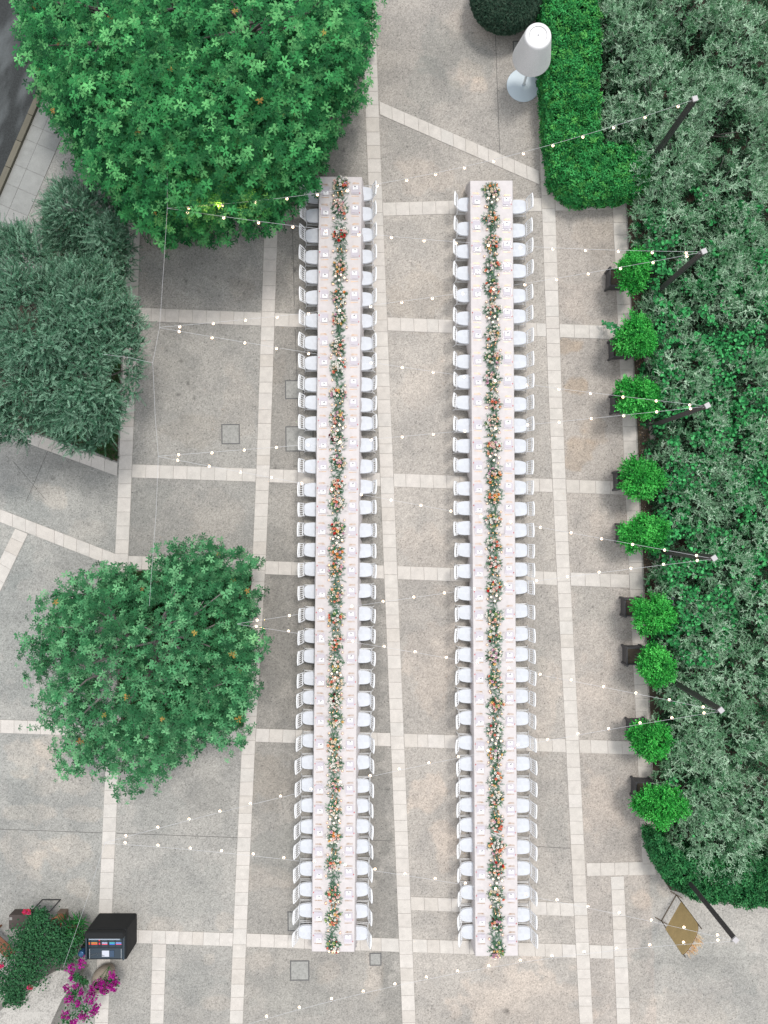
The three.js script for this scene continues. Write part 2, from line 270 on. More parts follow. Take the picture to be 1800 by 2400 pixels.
const between = { AB: 'between left strip and left table', BC: 'under the left table', CD: 'under the right table', DE: 'between right table and potted shrubs' };
const rowWord = { h1: 'topmost', h2: 'second', h3: 'third', h4: 'fourth', h5: 'fifth', h6: 'sixth', h7: 'lowest' };
for (const [k, segs] of Object.entries({ h1: ['BC', 'CD'], h2: ['AB', 'BC', 'CD', 'DE'], h3: ['AB', 'BC', 'CD', 'DE'], h4: ['AB', 'BC', 'CD', 'DE'], h5: ['AB', 'BC', 'CD', 'DE'], h6: ['CD'], h7: ['AB', 'BC', 'CD'] }))
  for (const s of segs) cross(k, [cols[s[0]], 1], [cols[s[1]], -1], `${rowWord[k]} cross strip of slabs ${between[s]}`, s === 'AB' ? 0.6 : 0.15);
cross('h1', [stripD, 1], 1434, 'topmost cross strip of slabs below the clipped hedge', 0.1);
cross('h5', -60, [stripA, -1], 'cross strip of slabs left of the lower tree', 0.8);
cross('h7', [stripD, 1], 1438, 'lowest cross strip of slabs right of the right table', 0.4);
slabRun('paving_strip', 'cross strip of slabs at the foot of the long shrub bank', [[1374, 2022.5], [1506, 2019.5]], [[1375.5, 2053], [1507, 2050.5]], 0.2);
slabRun('paving_strip', 'diagonal strip of slabs above the right table', [[889.5, 238], [1262.5, 400]], [[890.5, 269], [1264, 433]], 0.1);
slabRun('paving_strip', 'diagonal strip of slabs below the olive tree', [[40, 1002], [276, 1085]], [[28, 1026], [275, 1116]], 0.8);
slabRun('paving_strip', 'diagonal strip of slabs running to the lower tree', [[-60, 1170], [270.5, 1298]], [[-60, 1200], [269, 1329]], 0.8);
slabRun('paving_strip', 'short slanting strip of slabs at the left edge', [[36, 1239], [-30, 1372]], [[66, 1251], [-2, 1392]], 0.8);
slabRun('footpath', 'grey slab footpath beside the road at upper left', [[140, 96], [-80, 610]], [[226, 133], [6, 647]], 1, 50, 2, footMats);

// asphalt, kerb, soil and lawn
const roadTex = (() => {                                   // worn dark asphalt with streaks of old tar and dust
  const n = 512, d = new Uint8Array(n * n * 4);
  for (let j = 0; j < n; j++) for (let i = 0; i < n; i++) { const u = i * 0.9 + j * 0.4, v = j * 0.9 - i * 0.4, f = fbm(u / 30, v / 90, 301, 4), k = clamp(0.2 + 0.42 * sstep(0.36, 0.72, f) + (hash(i, j, 5) - 0.5) * 0.14), o = (j * n + i) * 4, q = 255 * Math.pow(k, 1 / 2.2); d[o] = q; d[o + 1] = q; d[o + 2] = q; d[o + 3] = 255; }
  const t = new THREE.DataTexture(d, n, n); t.colorSpace = THREE.SRGBColorSpace; t.magFilter = THREE.LinearFilter; t.wrapS = t.wrapT = THREE.RepeatWrapping; t.needsUpdate = true; return t;
})();
structure('road', flatPoly([[-140, -60], [212, -60], [124, 140], [-110, 690]], 0.006, 0.11), mat(0.17, 0.188, 0.195, { map: roadTex, roughness: 0.95 }), 'dark mottled asphalt at the upper left corner');
{
  const a = P(118, 148), b = P(-90, 632), d = b.clone().sub(a), len = d.length(), g = thing('kerb', 'yellowish worn kerb between asphalt and footpath', 'kerb', a, Math.atan2(d.x, d.z));
  for (let i = 0; i < Math.floor(len / 0.82); i++) part('kerb_stone', new RoundedBoxGeometry(0.17, 0.13, 0.81, 2, 0.012).translate(0.12, 0.065, i * 0.82 + 0.41), mat(...((k) => [0.16 * k, 0.148 * k, 0.115 * k])(rr(0.85, 1.15)), { map: grain, roughness: 0.9 }), g);
}
const soilMat = mat(0.085, 0.068, 0.05, { map: earthGrain, roughness: 1 });
structure('soil_bed', flatPoly([[1300, -60], [1298, 452], [1468, 456], [1541, 2040], [1570, 2085], [1640, 2105], [1860, 2110], [1860, -60]], 0.008, 0.7), soilMat, 'bare brown soil of the shrub bank');
structure('soil_under_olive', flatPoly([[-60, 650], [120, 640], [200, 590], [296, 540], [275.5, 1082], [220, 1058], [30, 998], [-60, 960]], 0.008, 0.7), soilMat, 'soil under the olive tree');
structure('soil_under_tree', flatPoly([[302, 1336.5], [590, 1347], [574, 1702], [262, 1690]], 0.008, 0.7), soilMat, 'soil under the lower tree');
{
  const tuft = new GB(); for (let i = 0; i < 7; i++) tuft.add(leafShape(0.07, 0.007, 0.2, 0.2), M4(rr(-0.03, 0.03), 0, rr(-0.03, 0.03), -rr(0.5, 1.2), R() * 6.28, 0));
  const gm = leafy(0.8);
  for (const [name, poly, label, n] of [['lawn', [[100, 500], [296, 500], [275, 1082], [220, 1058], [100, 1015]], 'patch of rough grass under the olive tree', 9000], ['lawn', [[303, 1338], [589, 1348], [573, 1701], [264, 1689]], 'square of dark grass under the lower tree', 12000]]) {
    const pl = []; while (pl.length < n) { const x = rr(100, 600), y = rr(500, 1710); if (inPoly(poly, x, y) && fbm(x / 40, y / 40, 3) > 0.36) pl.push({ p: P(x, y).setY(0.008), axis: V(rr(-0.3, 0.3), 1, rr(-0.3, 0.3)).normalize(), s: rr(0.7, 1.3), c: mixTone([[0.03, 0.12, 0.035], [0.05, 0.16, 0.05], [0.09, 0.14, 0.05]]) }); }
    const o = spread(numbered(name), tuft.geo(), gm, pl, scene); tag(o, label, 'grass', null, 'stuff');
  }
}

// expansion joints and access covers
const jointMat = mat(0.11, 0.105, 0.1, { roughness: 1 });
function joint(a, b, label, w = 0.013) { const p = P(...a), q = P(...b), d = q.clone().sub(p), g = new THREE.BoxGeometry(w, 0.003, d.length()); g.rotateY(Math.atan2(d.x, d.z)); const m = p.clone().add(q).multiplyScalar(0.5); g.translate(m.x, 0.003, m.z); structure('expansion_joint', g, jointMat, label); }
joint([1161, 82], [1172, 376], 'dark joint line below the round bush'); joint([685, 516], [690, 716], 'dark joint line left of the left table near its top');
joint([692, 772], [703, 1084], 'dark joint line left of the left table beside the covers'); joint([706, 1136], [715, 1302], 'dark joint line left of the left table at its middle');
joint([-40, 1942], [240, 1952], 'dark joint line across the stained concrete at left'); joint([274, 1953], [556, 1963], 'dark joint line between two strips at lower left');
joint([1258, 1984], [1336, 1988], 'short dark joint line right of the right table'); joint([842, 1968], [921, 1971], 'short dark joint line right of the left table');
joint([116, 1048], [60, 1178], 'slanting dark joint line below the olive tree', 0.01); joint([30, 1080], [108, 1172], 'fine crossing joint line below the olive tree', 0.008);
const coverMat = mat(0.36, 0.355, 0.335, { map: earthGrain, roughness: 0.9 }), frameMat = mat(0.1, 0.1, 0.1, { roughness: 0.6 });
function cover(x0, y0, x1, y1, label) {
  const a = P(x0, y0), b = P(x1, y1), w = b.x - a.x, d = b.z - a.z, g = thing('access_cover', label, 'access cover', V((a.x + b.x) / 2, 0.001, (a.z + b.z) / 2), 0.01);
  const t = 0.028, h = 0.006;
  part('frame', merged(boxAt(w, h, t, 0, h / 2, -d / 2), boxAt(w, h, t, 0, h / 2, d / 2), boxAt(t, h, d - t, -w / 2 + t / 2, h / 2, 0), boxAt(t, h, d - t, w / 2 - t / 2, h / 2, 0)), frameMat, g);
  const l = new THREE.BoxGeometry(w - 2 * t - 0.012, 0.005, d - t - 0.012); l.translate(0, 0.0025, 0); part('lid', l, coverMat, g);
}
cover(519, 995, 562, 1040, 'square access cover in the bay left of the left table'); cover(668, 892, 712, 934, 'upper access cover beside the left table chairs'); cover(669, 1000, 735, 1057, 'larger lower access cover beside the left table chairs');
cover(680, 2252, 725, 2297, 'square access cover below the left table'); cover(866, 2234, 894, 2262, 'small access cover at the bottom right corner of left table'); cover(674, 2137, 716, 2181, 'access cover half hidden by the lowest left chairs'); cover(1202, 97, 1240, 131, 'access cover half hidden by the giant lamp');
cover(2, 435, 15, 447, 'small dark drain cover in the footpath');

// ---------------------------------------------------------------- tables and cloths
const T_H = 0.76;
const tables = [
  { side: 'left', a: P(798, 415, T_H), b: P(780.5, 2230, T_H), w: 98 * S(T_H) }, { side: 'right', a: P(1151.5, 424, T_H), b: P(1164, 2240, T_H), w: 98 * S(T_H) },
];
function clothGeo(w, len, seed) {
  const pos = [], uv = [], idx = [], hw = w / 2, r = 0.012;
  const fold = (s, e) => 0.026 * (Math.sin(s * 9.5 + 2.3 * Math.sin(s * 1.3 + seed)) + 0.7 * Math.sin(s * 17 + e * 3 + seed));
  const drop = [[0, 0.0, 0], [0.006, -0.004, 0], [r, -r, 0], [r, -0.06, 0.12], [r, -0.16, 0.35], [r, -0.28, 0.6], [r, -0.4, 0.8], [r, -0.52, 0.95], [r, -0.62, 1]];
  const ring = []; const step = 0.07, nl = Math.round(len / step), nw = Math.round(w / step);
  for (let i = 0; i < nl; i++) ring.push([-hw, len * i / nl, -1, 0]); for (let i = 0; i < nw; i++) ring.push([-hw + w * i / nw, len, 0, 1]);
  for (let i = 0; i < nl; i++) ring.push([hw, len - len * i / nl, 1, 0]); for (let i = 0; i < nw; i++) ring.push([hw - w * i / nw, 0, 0, -1]);
  const N = ring.length;
  for (let k = 0; k < drop.length; k++) ring.forEach(([x, z, nx, nz], i) => {
    const [o, dy, f] = drop[k], corner = (Math.abs(x) > hw - 1e-6 && (z < 1e-6 || z > len - 1e-6)), off = o + f * (0.05 + fold(i * step, k)); let ax = nx, az = nz;
    if (corner) { ax = Math.sign(x); az = z < 1 ? -1 : 1; }
    pos.push(x + ax * off, dy, z + az * off); uv.push(i * step, dy);
  });
  for (let k = 0; k < drop.length - 1; k++) for (let i = 0; i < N; i++) { const j = (i + 1) % N, a = k * N + i, b = k * N + j, c = b + N, d = a + N; idx.push(a, b, c, a, c, d); }
  const base = pos.length / 3, gx = 14, gz = Math.round(len / 0.09);
  for (let j = 0; j <= gz; j++) for (let i = 0; i <= gx; i++) { const x = -hw + w * i / gx, z = len * j / gz, e = i === 0 || i === gx || j === 0 || j === gz; pos.push(x, e ? 0 : 0.0012 * (fbm(x * 7 + 9, z * 7, seed + 50, 3) - 0.5) + 0.0016 * Math.max(0, 1 - Math.abs(((z + 0.9) % 1.8) - 0.9) / 0.02), z); uv.push(x, z); }
  for (let j = 0; j < gz; j++) for (let i = 0; i < gx; i++) { const a = base + j * (gx + 1) + i; idx.push(a, a + gx + 1, a + gx + 2, a, a + gx + 2, a + 1); }
  const g = new THREE.BufferGeometry(); g.setAttribute('position', new THREE.Float32BufferAttribute(pos, 3)); g.setAttribute('uv', new THREE.Float32BufferAttribute(uv, 2)); g.setIndex(idx); g.computeVertexNormals();
  return g;
}
const linen = grainTexture(512, 1.6, 0.14, 91, 0);
const clothMat = mat(0.665, 0.622, 0.622, { roughness: 0.95, map: (() => { const t = linen.clone(); t.repeat.set(1.3, 1.3); t.needsUpdate = true; return t; })() });
const woodDark = mat(0.28, 0.2, 0.13), steelMat = mat(0.35, 0.35, 0.36, { metalness: 0.7, roughness: 0.4 });
tables.forEach((t, n) => {
  const d = t.b.clone().sub(t.a); t.len = d.length(); t.dir = d.clone().normalize(); t.turn = Math.atan2(d.x, d.z);
  t.right = V(t.dir.z, 0, -t.dir.x); if (t.right.x < 0) t.right.negate();
  const g = thing('banquet_table', `long ${t.side} banquet table hidden under its blush cloth`, 'table', t.a.clone().setY(0), t.turn, 'long banquet tables');
  part('table_top', boxAt(t.w - 0.03, 0.03, t.len - 0.03, 0, T_H - 0.02, t.len / 2), woodDark, g);
  for (let i = 0; i <= 12; i++) for (const s of [-1, 1]) part('leg', new THREE.CylinderGeometry(0.018, 0.018, T_H - 0.035, 8).translate(s * (t.w / 2 - 0.12), (T_H - 0.035) / 2, 0.15 + i * (t.len - 0.3) / 12), steelMat, g);
  const c = solo('tablecloth', clothGeo(t.w, t.len, n * 7 + 1), clothMat, `blush pink cloth over the long ${t.side} table`, 'tablecloth', 'blush tablecloths', t.a); c.rotation.y = t.turn;
});
const onTable = (t, z, off) => t.a.clone().addScaledVector(t.dir, (z - t.a.z) / t.dir.z).addScaledVector(t.right, off);

// ---------------------------------------------------------------- chairs
const whitePaint = mat(0.83, 0.835, 0.85, { roughness: 0.4 }), cushionMat = new THREE.MeshPhysicalMaterial({ color: lin(0.68, 0.705, 0.755), roughness: 0.95, sheen: 0.3, sheenColor: lin(0.8, 0.85, 0.95), side: THREE.DoubleSide, map: linen });
const spline = (...p) => new THREE.CatmullRomCurve3(p.map((q) => V(...q)));
const tubeOf = (c, n, r0, r1 = r0, s = 6) => tubePts(c.getPoints(n), r0, r1, s);
function makeChair(label) {
  const c = thing('chiavari_chair', label, 'chair', V(0, 0, 0), 0, 'white chairs along the tables');
  const sh = new THREE.Shape(), f = 0.203, b = 0.178, r = 0.055;       // seat outline, front at +z
  sh.moveTo(-f + r, 0.2); sh.lineTo(f - r, 0.2); sh.quadraticCurveTo(f, 0.2, f, 0.2 - r); sh.quadraticCurveTo(f + 0.002, 0, b + 0.004, -0.1); sh.quadraticCurveTo(b - 0.02, -0.195, 0.09, -0.2); sh.lineTo(-0.09, -0.2); sh.quadraticCurveTo(-b + 0.02, -0.195, -b - 0.004, -0.1); sh.quadraticCurveTo(-f - 0.002, 0, -f, 0.2 - r); sh.quadraticCurveTo(-f, 0.2, -f + r, 0.2);
  const cu = new THREE.ExtrudeGeometry(sh, { depth: 0.022, bevelEnabled: true, bevelThickness: 0.014, bevelSize: 0.012, bevelOffset: -0.012, bevelSegments: 3, curveSegments: 6 });
  cu.rotateX(Math.PI / 2); cu.translate(0, 0.452, 0); cu.scale(0.98, 1, 0.98);
  part('cushion', cu, cushionMat, c);
  const fr = new THREE.ExtrudeGeometry(sh, { depth: 0.022, bevelEnabled: false, curveSegments: 5 }); fr.rotateX(Math.PI / 2); fr.translate(0, 0.415, 0); part('seat_frame', fr, whitePaint, c);
  for (const s of [-1, 1]) {
    part('leg', tubeOf(spline([s * 0.185, 0, 0.195], [s * 0.182, 0.2, 0.18], [s * 0.18, 0.405, 0.175]), 4, 0.012, 0.016), whitePaint, c);
    part('leg', tubeOf(spline([s * 0.185, 0, -0.25], [s * 0.175, 0.22, -0.2], [s * 0.172, 0.43, -0.188], [s * 0.178, 0.66, -0.225], [s * 0.19, 0.92, -0.305]), 9, 0.013, 0.0155), whitePaint, c);
    for (const y of [0.16, 0.25]) part('stretcher', tubePts([V(s * 0.181, y, 0.182), V(s * 0.176, y, -0.205)], 0.008, 0.008, 5), whitePaint, c);
  }
  for (const [y, z] of [[0.2, 0.181], [0.29, 0.178], [0.22, -0.2]]) part('stretcher', tubePts([V(-0.18, y, z), V(0.18, y, z)], 0.008, 0.008, 5), whitePaint, c);
  const rail = (y, z, hw, bow, rad) => tubeOf(spline([-hw, y, z], [-hw / 2, y + 0.003, z - bow], [hw / 2, y + 0.003, z - bow], [hw, y, z]), 6, rad, rad, 6);
  part('top_rail', rail(0.905, -0.3, 0.19, 0.012, 0.02), whitePaint, c);
  part('back_rail', rail(0.815, -0.272, 0.184, 0.012, 0.0125), whitePaint, c); part('back_rail', rail(0.54, -0.203, 0.174, 0.008, 0.0135), whitePaint, c);
  for (let i = -2; i <= 2; i++) part('spindle', tubePts([V(i * 0.058, 0.54, -0.21), V(i * 0.061, 0.815, -0.282), V(i * 0.063, 0.905, -0.31)], 0.011, 0.011, 5), whitePaint, c);
  return c;
}
const seats = {
  'outer side of left table': [0, -1, [[459, 731], [1093, 727], [1241, 726], [1440, 728], [1683, 723], [1938, 718], [2185, 714]], [459, 505, 552, 602, 648, 697, 751, 803, 851, 901, 943, 992, 1042, 1093, 1148, 1194, 1241, 1289, 1334, 1387, 1439, 1491, 1538, 1590, 1635, 1683, 1736, 1787, 1840, 1888, 1938, 1984, 2037, 2085, 2134, 2185]],
  'inner side of left table': [0, 1, [[454, 861], [1093, 861], [1291, 860], [1588, 857], [1889, 853], [2188, 849]], [454, 501, 550, 601, 652, 701, 752, 805, 851, 901, 949, 992, 1043, 1093, 1141, 1189, 1243, 1291, 1336, 1385, 1439, 1486, 1538, 1588, 1640, 1687, 1739, 1787, 1842, 1889, 1937, 1984, 2035, 2085, 2136, 2188]],
  'inner side of right table': [1, -1, [[479, 1087], [847, 1085], [1191, 1087], [1535, 1090], [1887, 1093], [2185, 1097]], [479, 536, 589, 640, 692, 746, 789, 847, 894, 943, 997, 1045, 1091, 1145, 1191, 1238, 1289, 1339, 1391, 1436, 1486, 1535, 1583, 1632, 1683, 1741, 1791, 1840, 1887, 1934, 1981, 2037, 2092, 2145, 2185]],
  'outer side of right table': [1, 1, [[484, 1217], [897, 1219], [1243, 1220], [1534, 1223], [1840, 1227], [2188, 1228]], [484, 540, 585, 635, 693, 741, 792, 847, 897, 947, 997, 1045, 1096, 1143, 1193, 1243, 1290, 1335, 1376, 1432, 1486, 1534, 1583, 1632, 1684, 1738, 1790, 1840, 1889, 1935, 1986, 2036, 2091, 2145, 2188]],
};

// place settings
const plateMat = new THREE.MeshPhysicalMaterial({ color: lin(0.56, 0.52, 0.56), roughness: 0.25, clearcoat: 0.3, side: THREE.DoubleSide }), goldMat = mat(0.46, 0.30, 0.19, { metalness: 0.6, roughness: 0.38 });
const napkinMat = mat(0.56, 0.525, 0.575, { roughness: 0.95, map: linen }), budMats = [mat(0.72, 0.16, 0.22), mat(0.75, 0.3, 0.34), mat(0.68, 0.1, 0.14)];
const glassMat = new THREE.MeshPhysicalMaterial({ color: lin(0.97, 0.97, 0.97), roughness: 0.03, transmission: 1, thickness: 0, side: THREE.DoubleSide });
function roundedShape(w, h, r) { const s = new THREE.Shape(); s.moveTo(-w / 2 + r, -h / 2); s.lineTo(w / 2 - r, -h / 2); s.quadraticCurveTo(w / 2, -h / 2, w / 2, -h / 2 + r); s.lineTo(w / 2, h / 2 - r); s.quadraticCurveTo(w / 2, h / 2, w / 2 - r, h / 2); s.lineTo(-w / 2 + r, h / 2); s.quadraticCurveTo(-w / 2, h / 2, -w / 2, h / 2 - r); s.lineTo(-w / 2, -h / 2 + r); s.quadraticCurveTo(-w / 2, -h / 2, -w / 2 + r, -h / 2); return s; }
function plateGeo() {                                      // square plate with a raised rim
  const ring = (w, y) => roundedShape(w, w, w * 0.2).getPoints(4).slice(0, -1).map((p) => V(p.x, y, p.y)), L = [ring(0.15, 0.001), ring(0.24, 0.014), ring(0.243, 0.017), ring(0.235, 0.017), ring(0.16, 0.007)], b = new GB();
  for (let k = 0; k < L.length - 1; k++) for (let i = 0; i < L[k].length; i++) { const j = (i + 1) % L[k].length; b.quad(L[k][i], L[k][j], L[k + 1][j], L[k + 1][i]); }
  const c = V(0, 0.007, 0), q = L[4]; for (let i = 0; i < q.length; i++) b.tri(c, q[i], q[(i + 1) % q.length]);
  return b.geo();
}
const inkPatterns = [0, 1, 2, 3].map((n) => {              // white card with a small dark hand-drawn flourish
  const cv = document.createElement('canvas'); cv.width = 128; cv.height = 96; const x = cv.getContext('2d'); x.fillStyle = '#fdfcfb'; x.fillRect(0, 0, 128, 96);
  x.strokeStyle = '#3f3a48'; x.lineWidth = 10; x.beginPath(); let a = 36 + n * 4, y = 24; x.moveTo(a, y); for (let i = 0; i < 7; i++) { a += 5 + 4 * hash(i, n, 3); x.lineTo(a, y + (hash(i, n, 1) - 0.5) * 30); } x.stroke();
  x.lineWidth = 1.5; x.strokeStyle = '#b4aeb6'; for (let i = 0; i < 4; i++) { x.beginPath(); x.moveTo(34, 56 + i * 8); x.lineTo(94 - 10 * hash(i, n, 7), 56 + i * 8); x.stroke(); }
  const t = new THREE.CanvasTexture(cv); t.colorSpace = THREE.SRGBColorSpace; return mat(0.80, 0.80, 0.82, { map: t, roughness: 0.9 });
});
const plateG = plateGeo(), cardG = (() => { const g = new THREE.BoxGeometry(0.145, 0.0025, 0.108); return g; })();
const napG = (() => { const g = merged(boxAt(0.185, 0.005, 0.19, 0, 0.0025, 0), boxAt(0.182, 0.004, 0.092, 0, 0.007, 0.045, 0.0015)); return g; })();
const forkG = (() => { const a = [boxAt(0.008, 0.003, 0.12, 0, 0.004, -0.04), boxAt(0.018, 0.003, 0.02, 0, 0.004, 0.03)]; for (let i = -1; i <= 1; i++) a.push(boxAt(0.0032, 0.002, 0.05, i * 0.007, 0.005, 0.064)); return merged(...a); })();
const knifeG = merged(boxAt(0.010, 0.0045, 0.09, 0, 0.004, -0.055, 0.0015), boxAt(0.015, 0.002, 0.12, 0.001, 0.004, 0.05));
const wineG = lathe([[0.03, 0.001], [0.032, 0.003], [0.006, 0.008], [0.0045, 0.08], [0.012, 0.095], [0.034, 0.12], [0.04, 0.15], [0.036, 0.19]], 16);
const budG = (() => { const b = new GB(); for (let k = 0; k < 3; k++) for (let i = 0; i < 5; i++) b.add(leafShape(0.022 - k * 0.005, 0.02, 0.3), M4(0, 0.004 + k * 0.004, 0, -0.35 - k * 0.35, i * 1.257 + k * 0.6, 0)); return b.geo(); })();
let chair0 = null;
const proto = {};
function put(key, make, label, category, group, pos, turn, m) {
  let o; if (!proto[key]) { o = proto[key] = make(); o.position.copy(pos); o.rotation.y = turn; scene.add(o); o.name = numbered(key); tag(o, label, category, group); } else o = copyOf(proto[key], label, pos, turn);
  if (m) o.material = m; shade(o); return o;
}
for (const [where, [ti, sgn, xs, ys]] of Object.entries(seats)) ys.forEach((y, i) => {
  const t = tables[ti], h = 0.46, pos = P(lineX(xs.map(([a, b]) => [b, a]), y), y, h).setY(0), nth = ord(i + 1) + ' from the top', turn = sgn < 0 ? Math.PI / 2 : -Math.PI / 2, jit = rr(-0.05, 0.05);
  pos.x += sgn * (rr(-0.012, 0.012) - (ti === 0 ? (sgn > 0 ? 0.045 : 0.025) : 0.01));
  const label = `white slatted chair with pale cushion, ${nth}, ${where}`;
  if (!chair0) { chair0 = makeChair(label); chair0.position.copy(pos); chair0.rotation.y = turn + jit; } else copyOf(chair0, label, pos, turn + jit);
  const z = pos.z + rr(-0.015, 0.015), edge = sgn * t.w / 2, at = (inw, along, up) => onTable(t, z + along, edge - sgn * inw).setY(T_H + up), face = turn + t.turn;
  const mesh = (g, m) => () => new THREE.Mesh(g, m), put2 = (key, g, m, text, cat, grp, p, a, m2) => put(key, mesh(g, m), `${text}, ${nth}, ${where}`, cat, grp, p, a, m2);
  put2('charger_plate', plateG, plateMat, 'square pearly plate', 'plate', 'plates of the place settings', at(0.165, 0, 0.002), face + rr(-0.05, 0.05));
  put2('napkin', napG, napkinMat, 'folded lilac napkin', 'napkin', 'napkins of the place settings', at(0.168 + rr(-0.005, 0.005), -0.005, 0.018), face + rr(-0.08, 0.08));
  put2('menu_card', cardG, inkPatterns[0], 'white menu card on plate', 'menu card', 'menu cards of the place settings', at(sgn < 0 ? 0.185 : 0.165, (sgn < 0 ? 0.06 : -0.05) + rr(-0.012, 0.012), 0.031), rr(-0.07, 0.07), inkPatterns[i % 4]);
  put2('fork', forkG, goldMat, 'slim gold fork', 'fork', 'gold forks', at(0.16, -0.175, 0.002), face + rr(-0.06, 0.06));
  put2('dessert_fork', forkG, goldMat, 'short gold dessert fork', 'fork', 'gold dessert forks', at(0.15, -0.2, 0.002), face + rr(-0.08, 0.08)).scale.setScalar(0.85);
  put2('knife', knifeG, goldMat, 'gold table knife', 'knife', 'gold knives', at(0.16, 0.175, 0.002), face + rr(-0.06, 0.06));
  put2('wine_glass', wineG, glassMat, 'clear stemmed wine glass', 'glass', 'wine glasses', at(0.34 + rr(-0.015, 0.015), 0.1 * (R() < 0.5 ? -1 : 1), 0.002), 0);
  put2('rosebud', budG, budMats[0], 'small pink rosebud favour', 'rosebud', 'rosebud favours', at(0.035 + rr(-0.008, 0.012), sgn * rr(0.04, 0.1) + 0, 0.003), R() * 6, budMats[i % 3]);
});

// ---------------------------------------------------------------- flowers and candles on the tables
const leafMat = leafy(0.7);
const roseG = (() => {
  const b = new GB(); for (const [n, r, tilt, y, w] of [[6, 0.046, 0.5, 0, 0.05], [5, 0.04, 0.85, 0.004, 0.044], [5, 0.03, 1.15, 0.008, 0.034], [4, 0.022, 1.4, 0.012, 0.026]]) for (let i = 0; i < n; i++) b.add(leafShape(r, w, 0.28, -0.12), M4(0, y, 0, -tilt, i / n * 6.283 + y * 90, 0));
  return b.geo();
})();
const smallG = (() => { const b = new GB(); for (const [n, r, tilt] of [[5, 0.022, 0.5], [4, 0.016, 1.0]]) for (let i = 0; i < n; i++) b.add(leafShape(r, 0.02, 0.3), M4(0, 0, 0, -tilt, i / n * 6.283 + tilt, 0)); return b.geo(); })();
const roseCols = { cream: [0.80, 0.70, 0.56], ivory: [0.84, 0.82, 0.77], blush: [0.82, 0.60, 0.55], peach: [0.86, 0.54, 0.36], coral: [0.76, 0.25, 0.16], orange: [0.82, 0.38, 0.13], red: [0.62, 0.04, 0.035], lilac: [0.70, 0.45, 0.55], wine: [0.13, 0.012, 0.02], yellow: [0.84, 0.6, 0.25], green: [0.45, 0.55, 0.25] };
const roseMats = Object.fromEntries(Object.entries(roseCols).map(([k, c]) => [k, mat(...c, { roughness: 0.75 })]));
const palette = ['cream', 'ivory', 'cream', 'ivory', 'blush', 'ivory', 'blush', 'coral', 'peach', 'blush', 'yellow', 'ivory', 'green', 'cream', 'lilac', 'ivory', 'ivory', 'ivory'];
const twig = (len, n, ll, lw, droop = 0.3, sym = true) => {                    // a stalk with leaves along +y
  const b = new GB(), up = (t) => V(0, len * t, droop * len * t * t);
  for (let i = 0; i < n; i++) { const t = (i + 1) / n, p = up(t); for (const s of sym ? [-1, 1] : [i % 2 ? 1 : -1]) b.add(leafShape(ll * (1.1 - 0.4 * t), lw, 0.22, 0.1), new THREE.Matrix4().makeTranslation(p.x, p.y, p.z).multiply(M4(0, 0, 0, -rr(0.5, 1.0), s * 1.57 + rr(-0.5, 0.5), 0))); }
  b.add(leafShape(ll, lw, 0.2), new THREE.Matrix4().makeTranslation(0, len, droop * len).multiply(M4(0, 0, 0, -1.3, 0, 0)));
  b.add(tubePts([V(0, 0, 0), up(0.5), up(1)], 0.003, 0.0015, 3));
  return b;
};
const foliageVariants = [0, 1, 2, 3, 4, 5].map((n) => {     // low mound of mixed greenery, coloured sprig by sprig
  const b = new GB(), col = [], greens = [[0.05, 0.19, 0.07], [0.07, 0.24, 0.1], [0.18, 0.31, 0.24], [0.13, 0.27, 0.18], [0.035, 0.13, 0.05]];
  for (let i = 0; i < 44; i++) {
    const a = R() * 6.283, r = Math.sqrt(R()) * 0.15, before = b.p.length, lean = 0.35 + r * 5.2 + rr(-0.2, 0.3);
    b.add(twig(rr(0.08, 0.145), 5, 0.042, 0.018, 0.3), new THREE.Matrix4().makeTranslation(Math.cos(a) * r * 0.75, 0.01, Math.sin(a) * r * 0.95).multiply(M4(0, 0, 0, Math.min(lean, 1.5), Math.PI / 2 - a + rr(-0.5, 0.5), 0)));
    const c = greens[R() * 5 | 0], k = rr(0.8, 1.25); for (let q = before; q < b.p.length; q += 3) col.push(c[0] * k, c[1] * k, c[2] * k);
  }
  const g = b.geo(); g.setAttribute('color', new THREE.Float32BufferAttribute(col, 3)); return g;
});
const foliageMat = leafy(0.75, { vertexColors: true });
const bouquetY = [
  [431, 487, 550, 627, 694, 746, 810, 862, 922, 978, 1027, 1082, 1139, 1181, 1241, 1293, 1335, 1395, 1448, 1507, 1556, 1598, 1640, 1689, 1745, 1791, 1840, 1896, 1959, 2026, 2096, 2150, 2216],
  [445, 512, 568, 624, 673, 725, 782, 838, 890, 943, 992, 1048, 1115, 1164, 1220, 1276, 1321, 1377, 1444, 1490, 1539, 1598, 1651, 1710, 1766, 1826, 1872, 1931, 1984, 2036, 2099, 2164, 2227],
];
const accents = ['coral', 'peach', 'wine', 'orange', 'red', 'blush', 'coral', 'lilac', 'orange', 'cream', 'red', 'coral'];
const waxMat = mat(0.86, 0.80, 0.70, { roughness: 0.6 }), flameMat = new THREE.MeshStandardMaterial({ color: lin(1, 0.7, 0.4), emissive: lin(1, 0.62, 0.3), emissiveIntensity: 3.5 });
const votiveGlass = new THREE.MeshPhysicalMaterial({ color: lin(0.95, 0.82, 0.78), roughness: 0.05, transmission: 1, thickness: 0, side: THREE.DoubleSide });
const flameG = lathe([[0.0005, 0], [0.006, 0.006], [0.007, 0.012], [0.004, 0.022], [0.0005, 0.032]], 8);
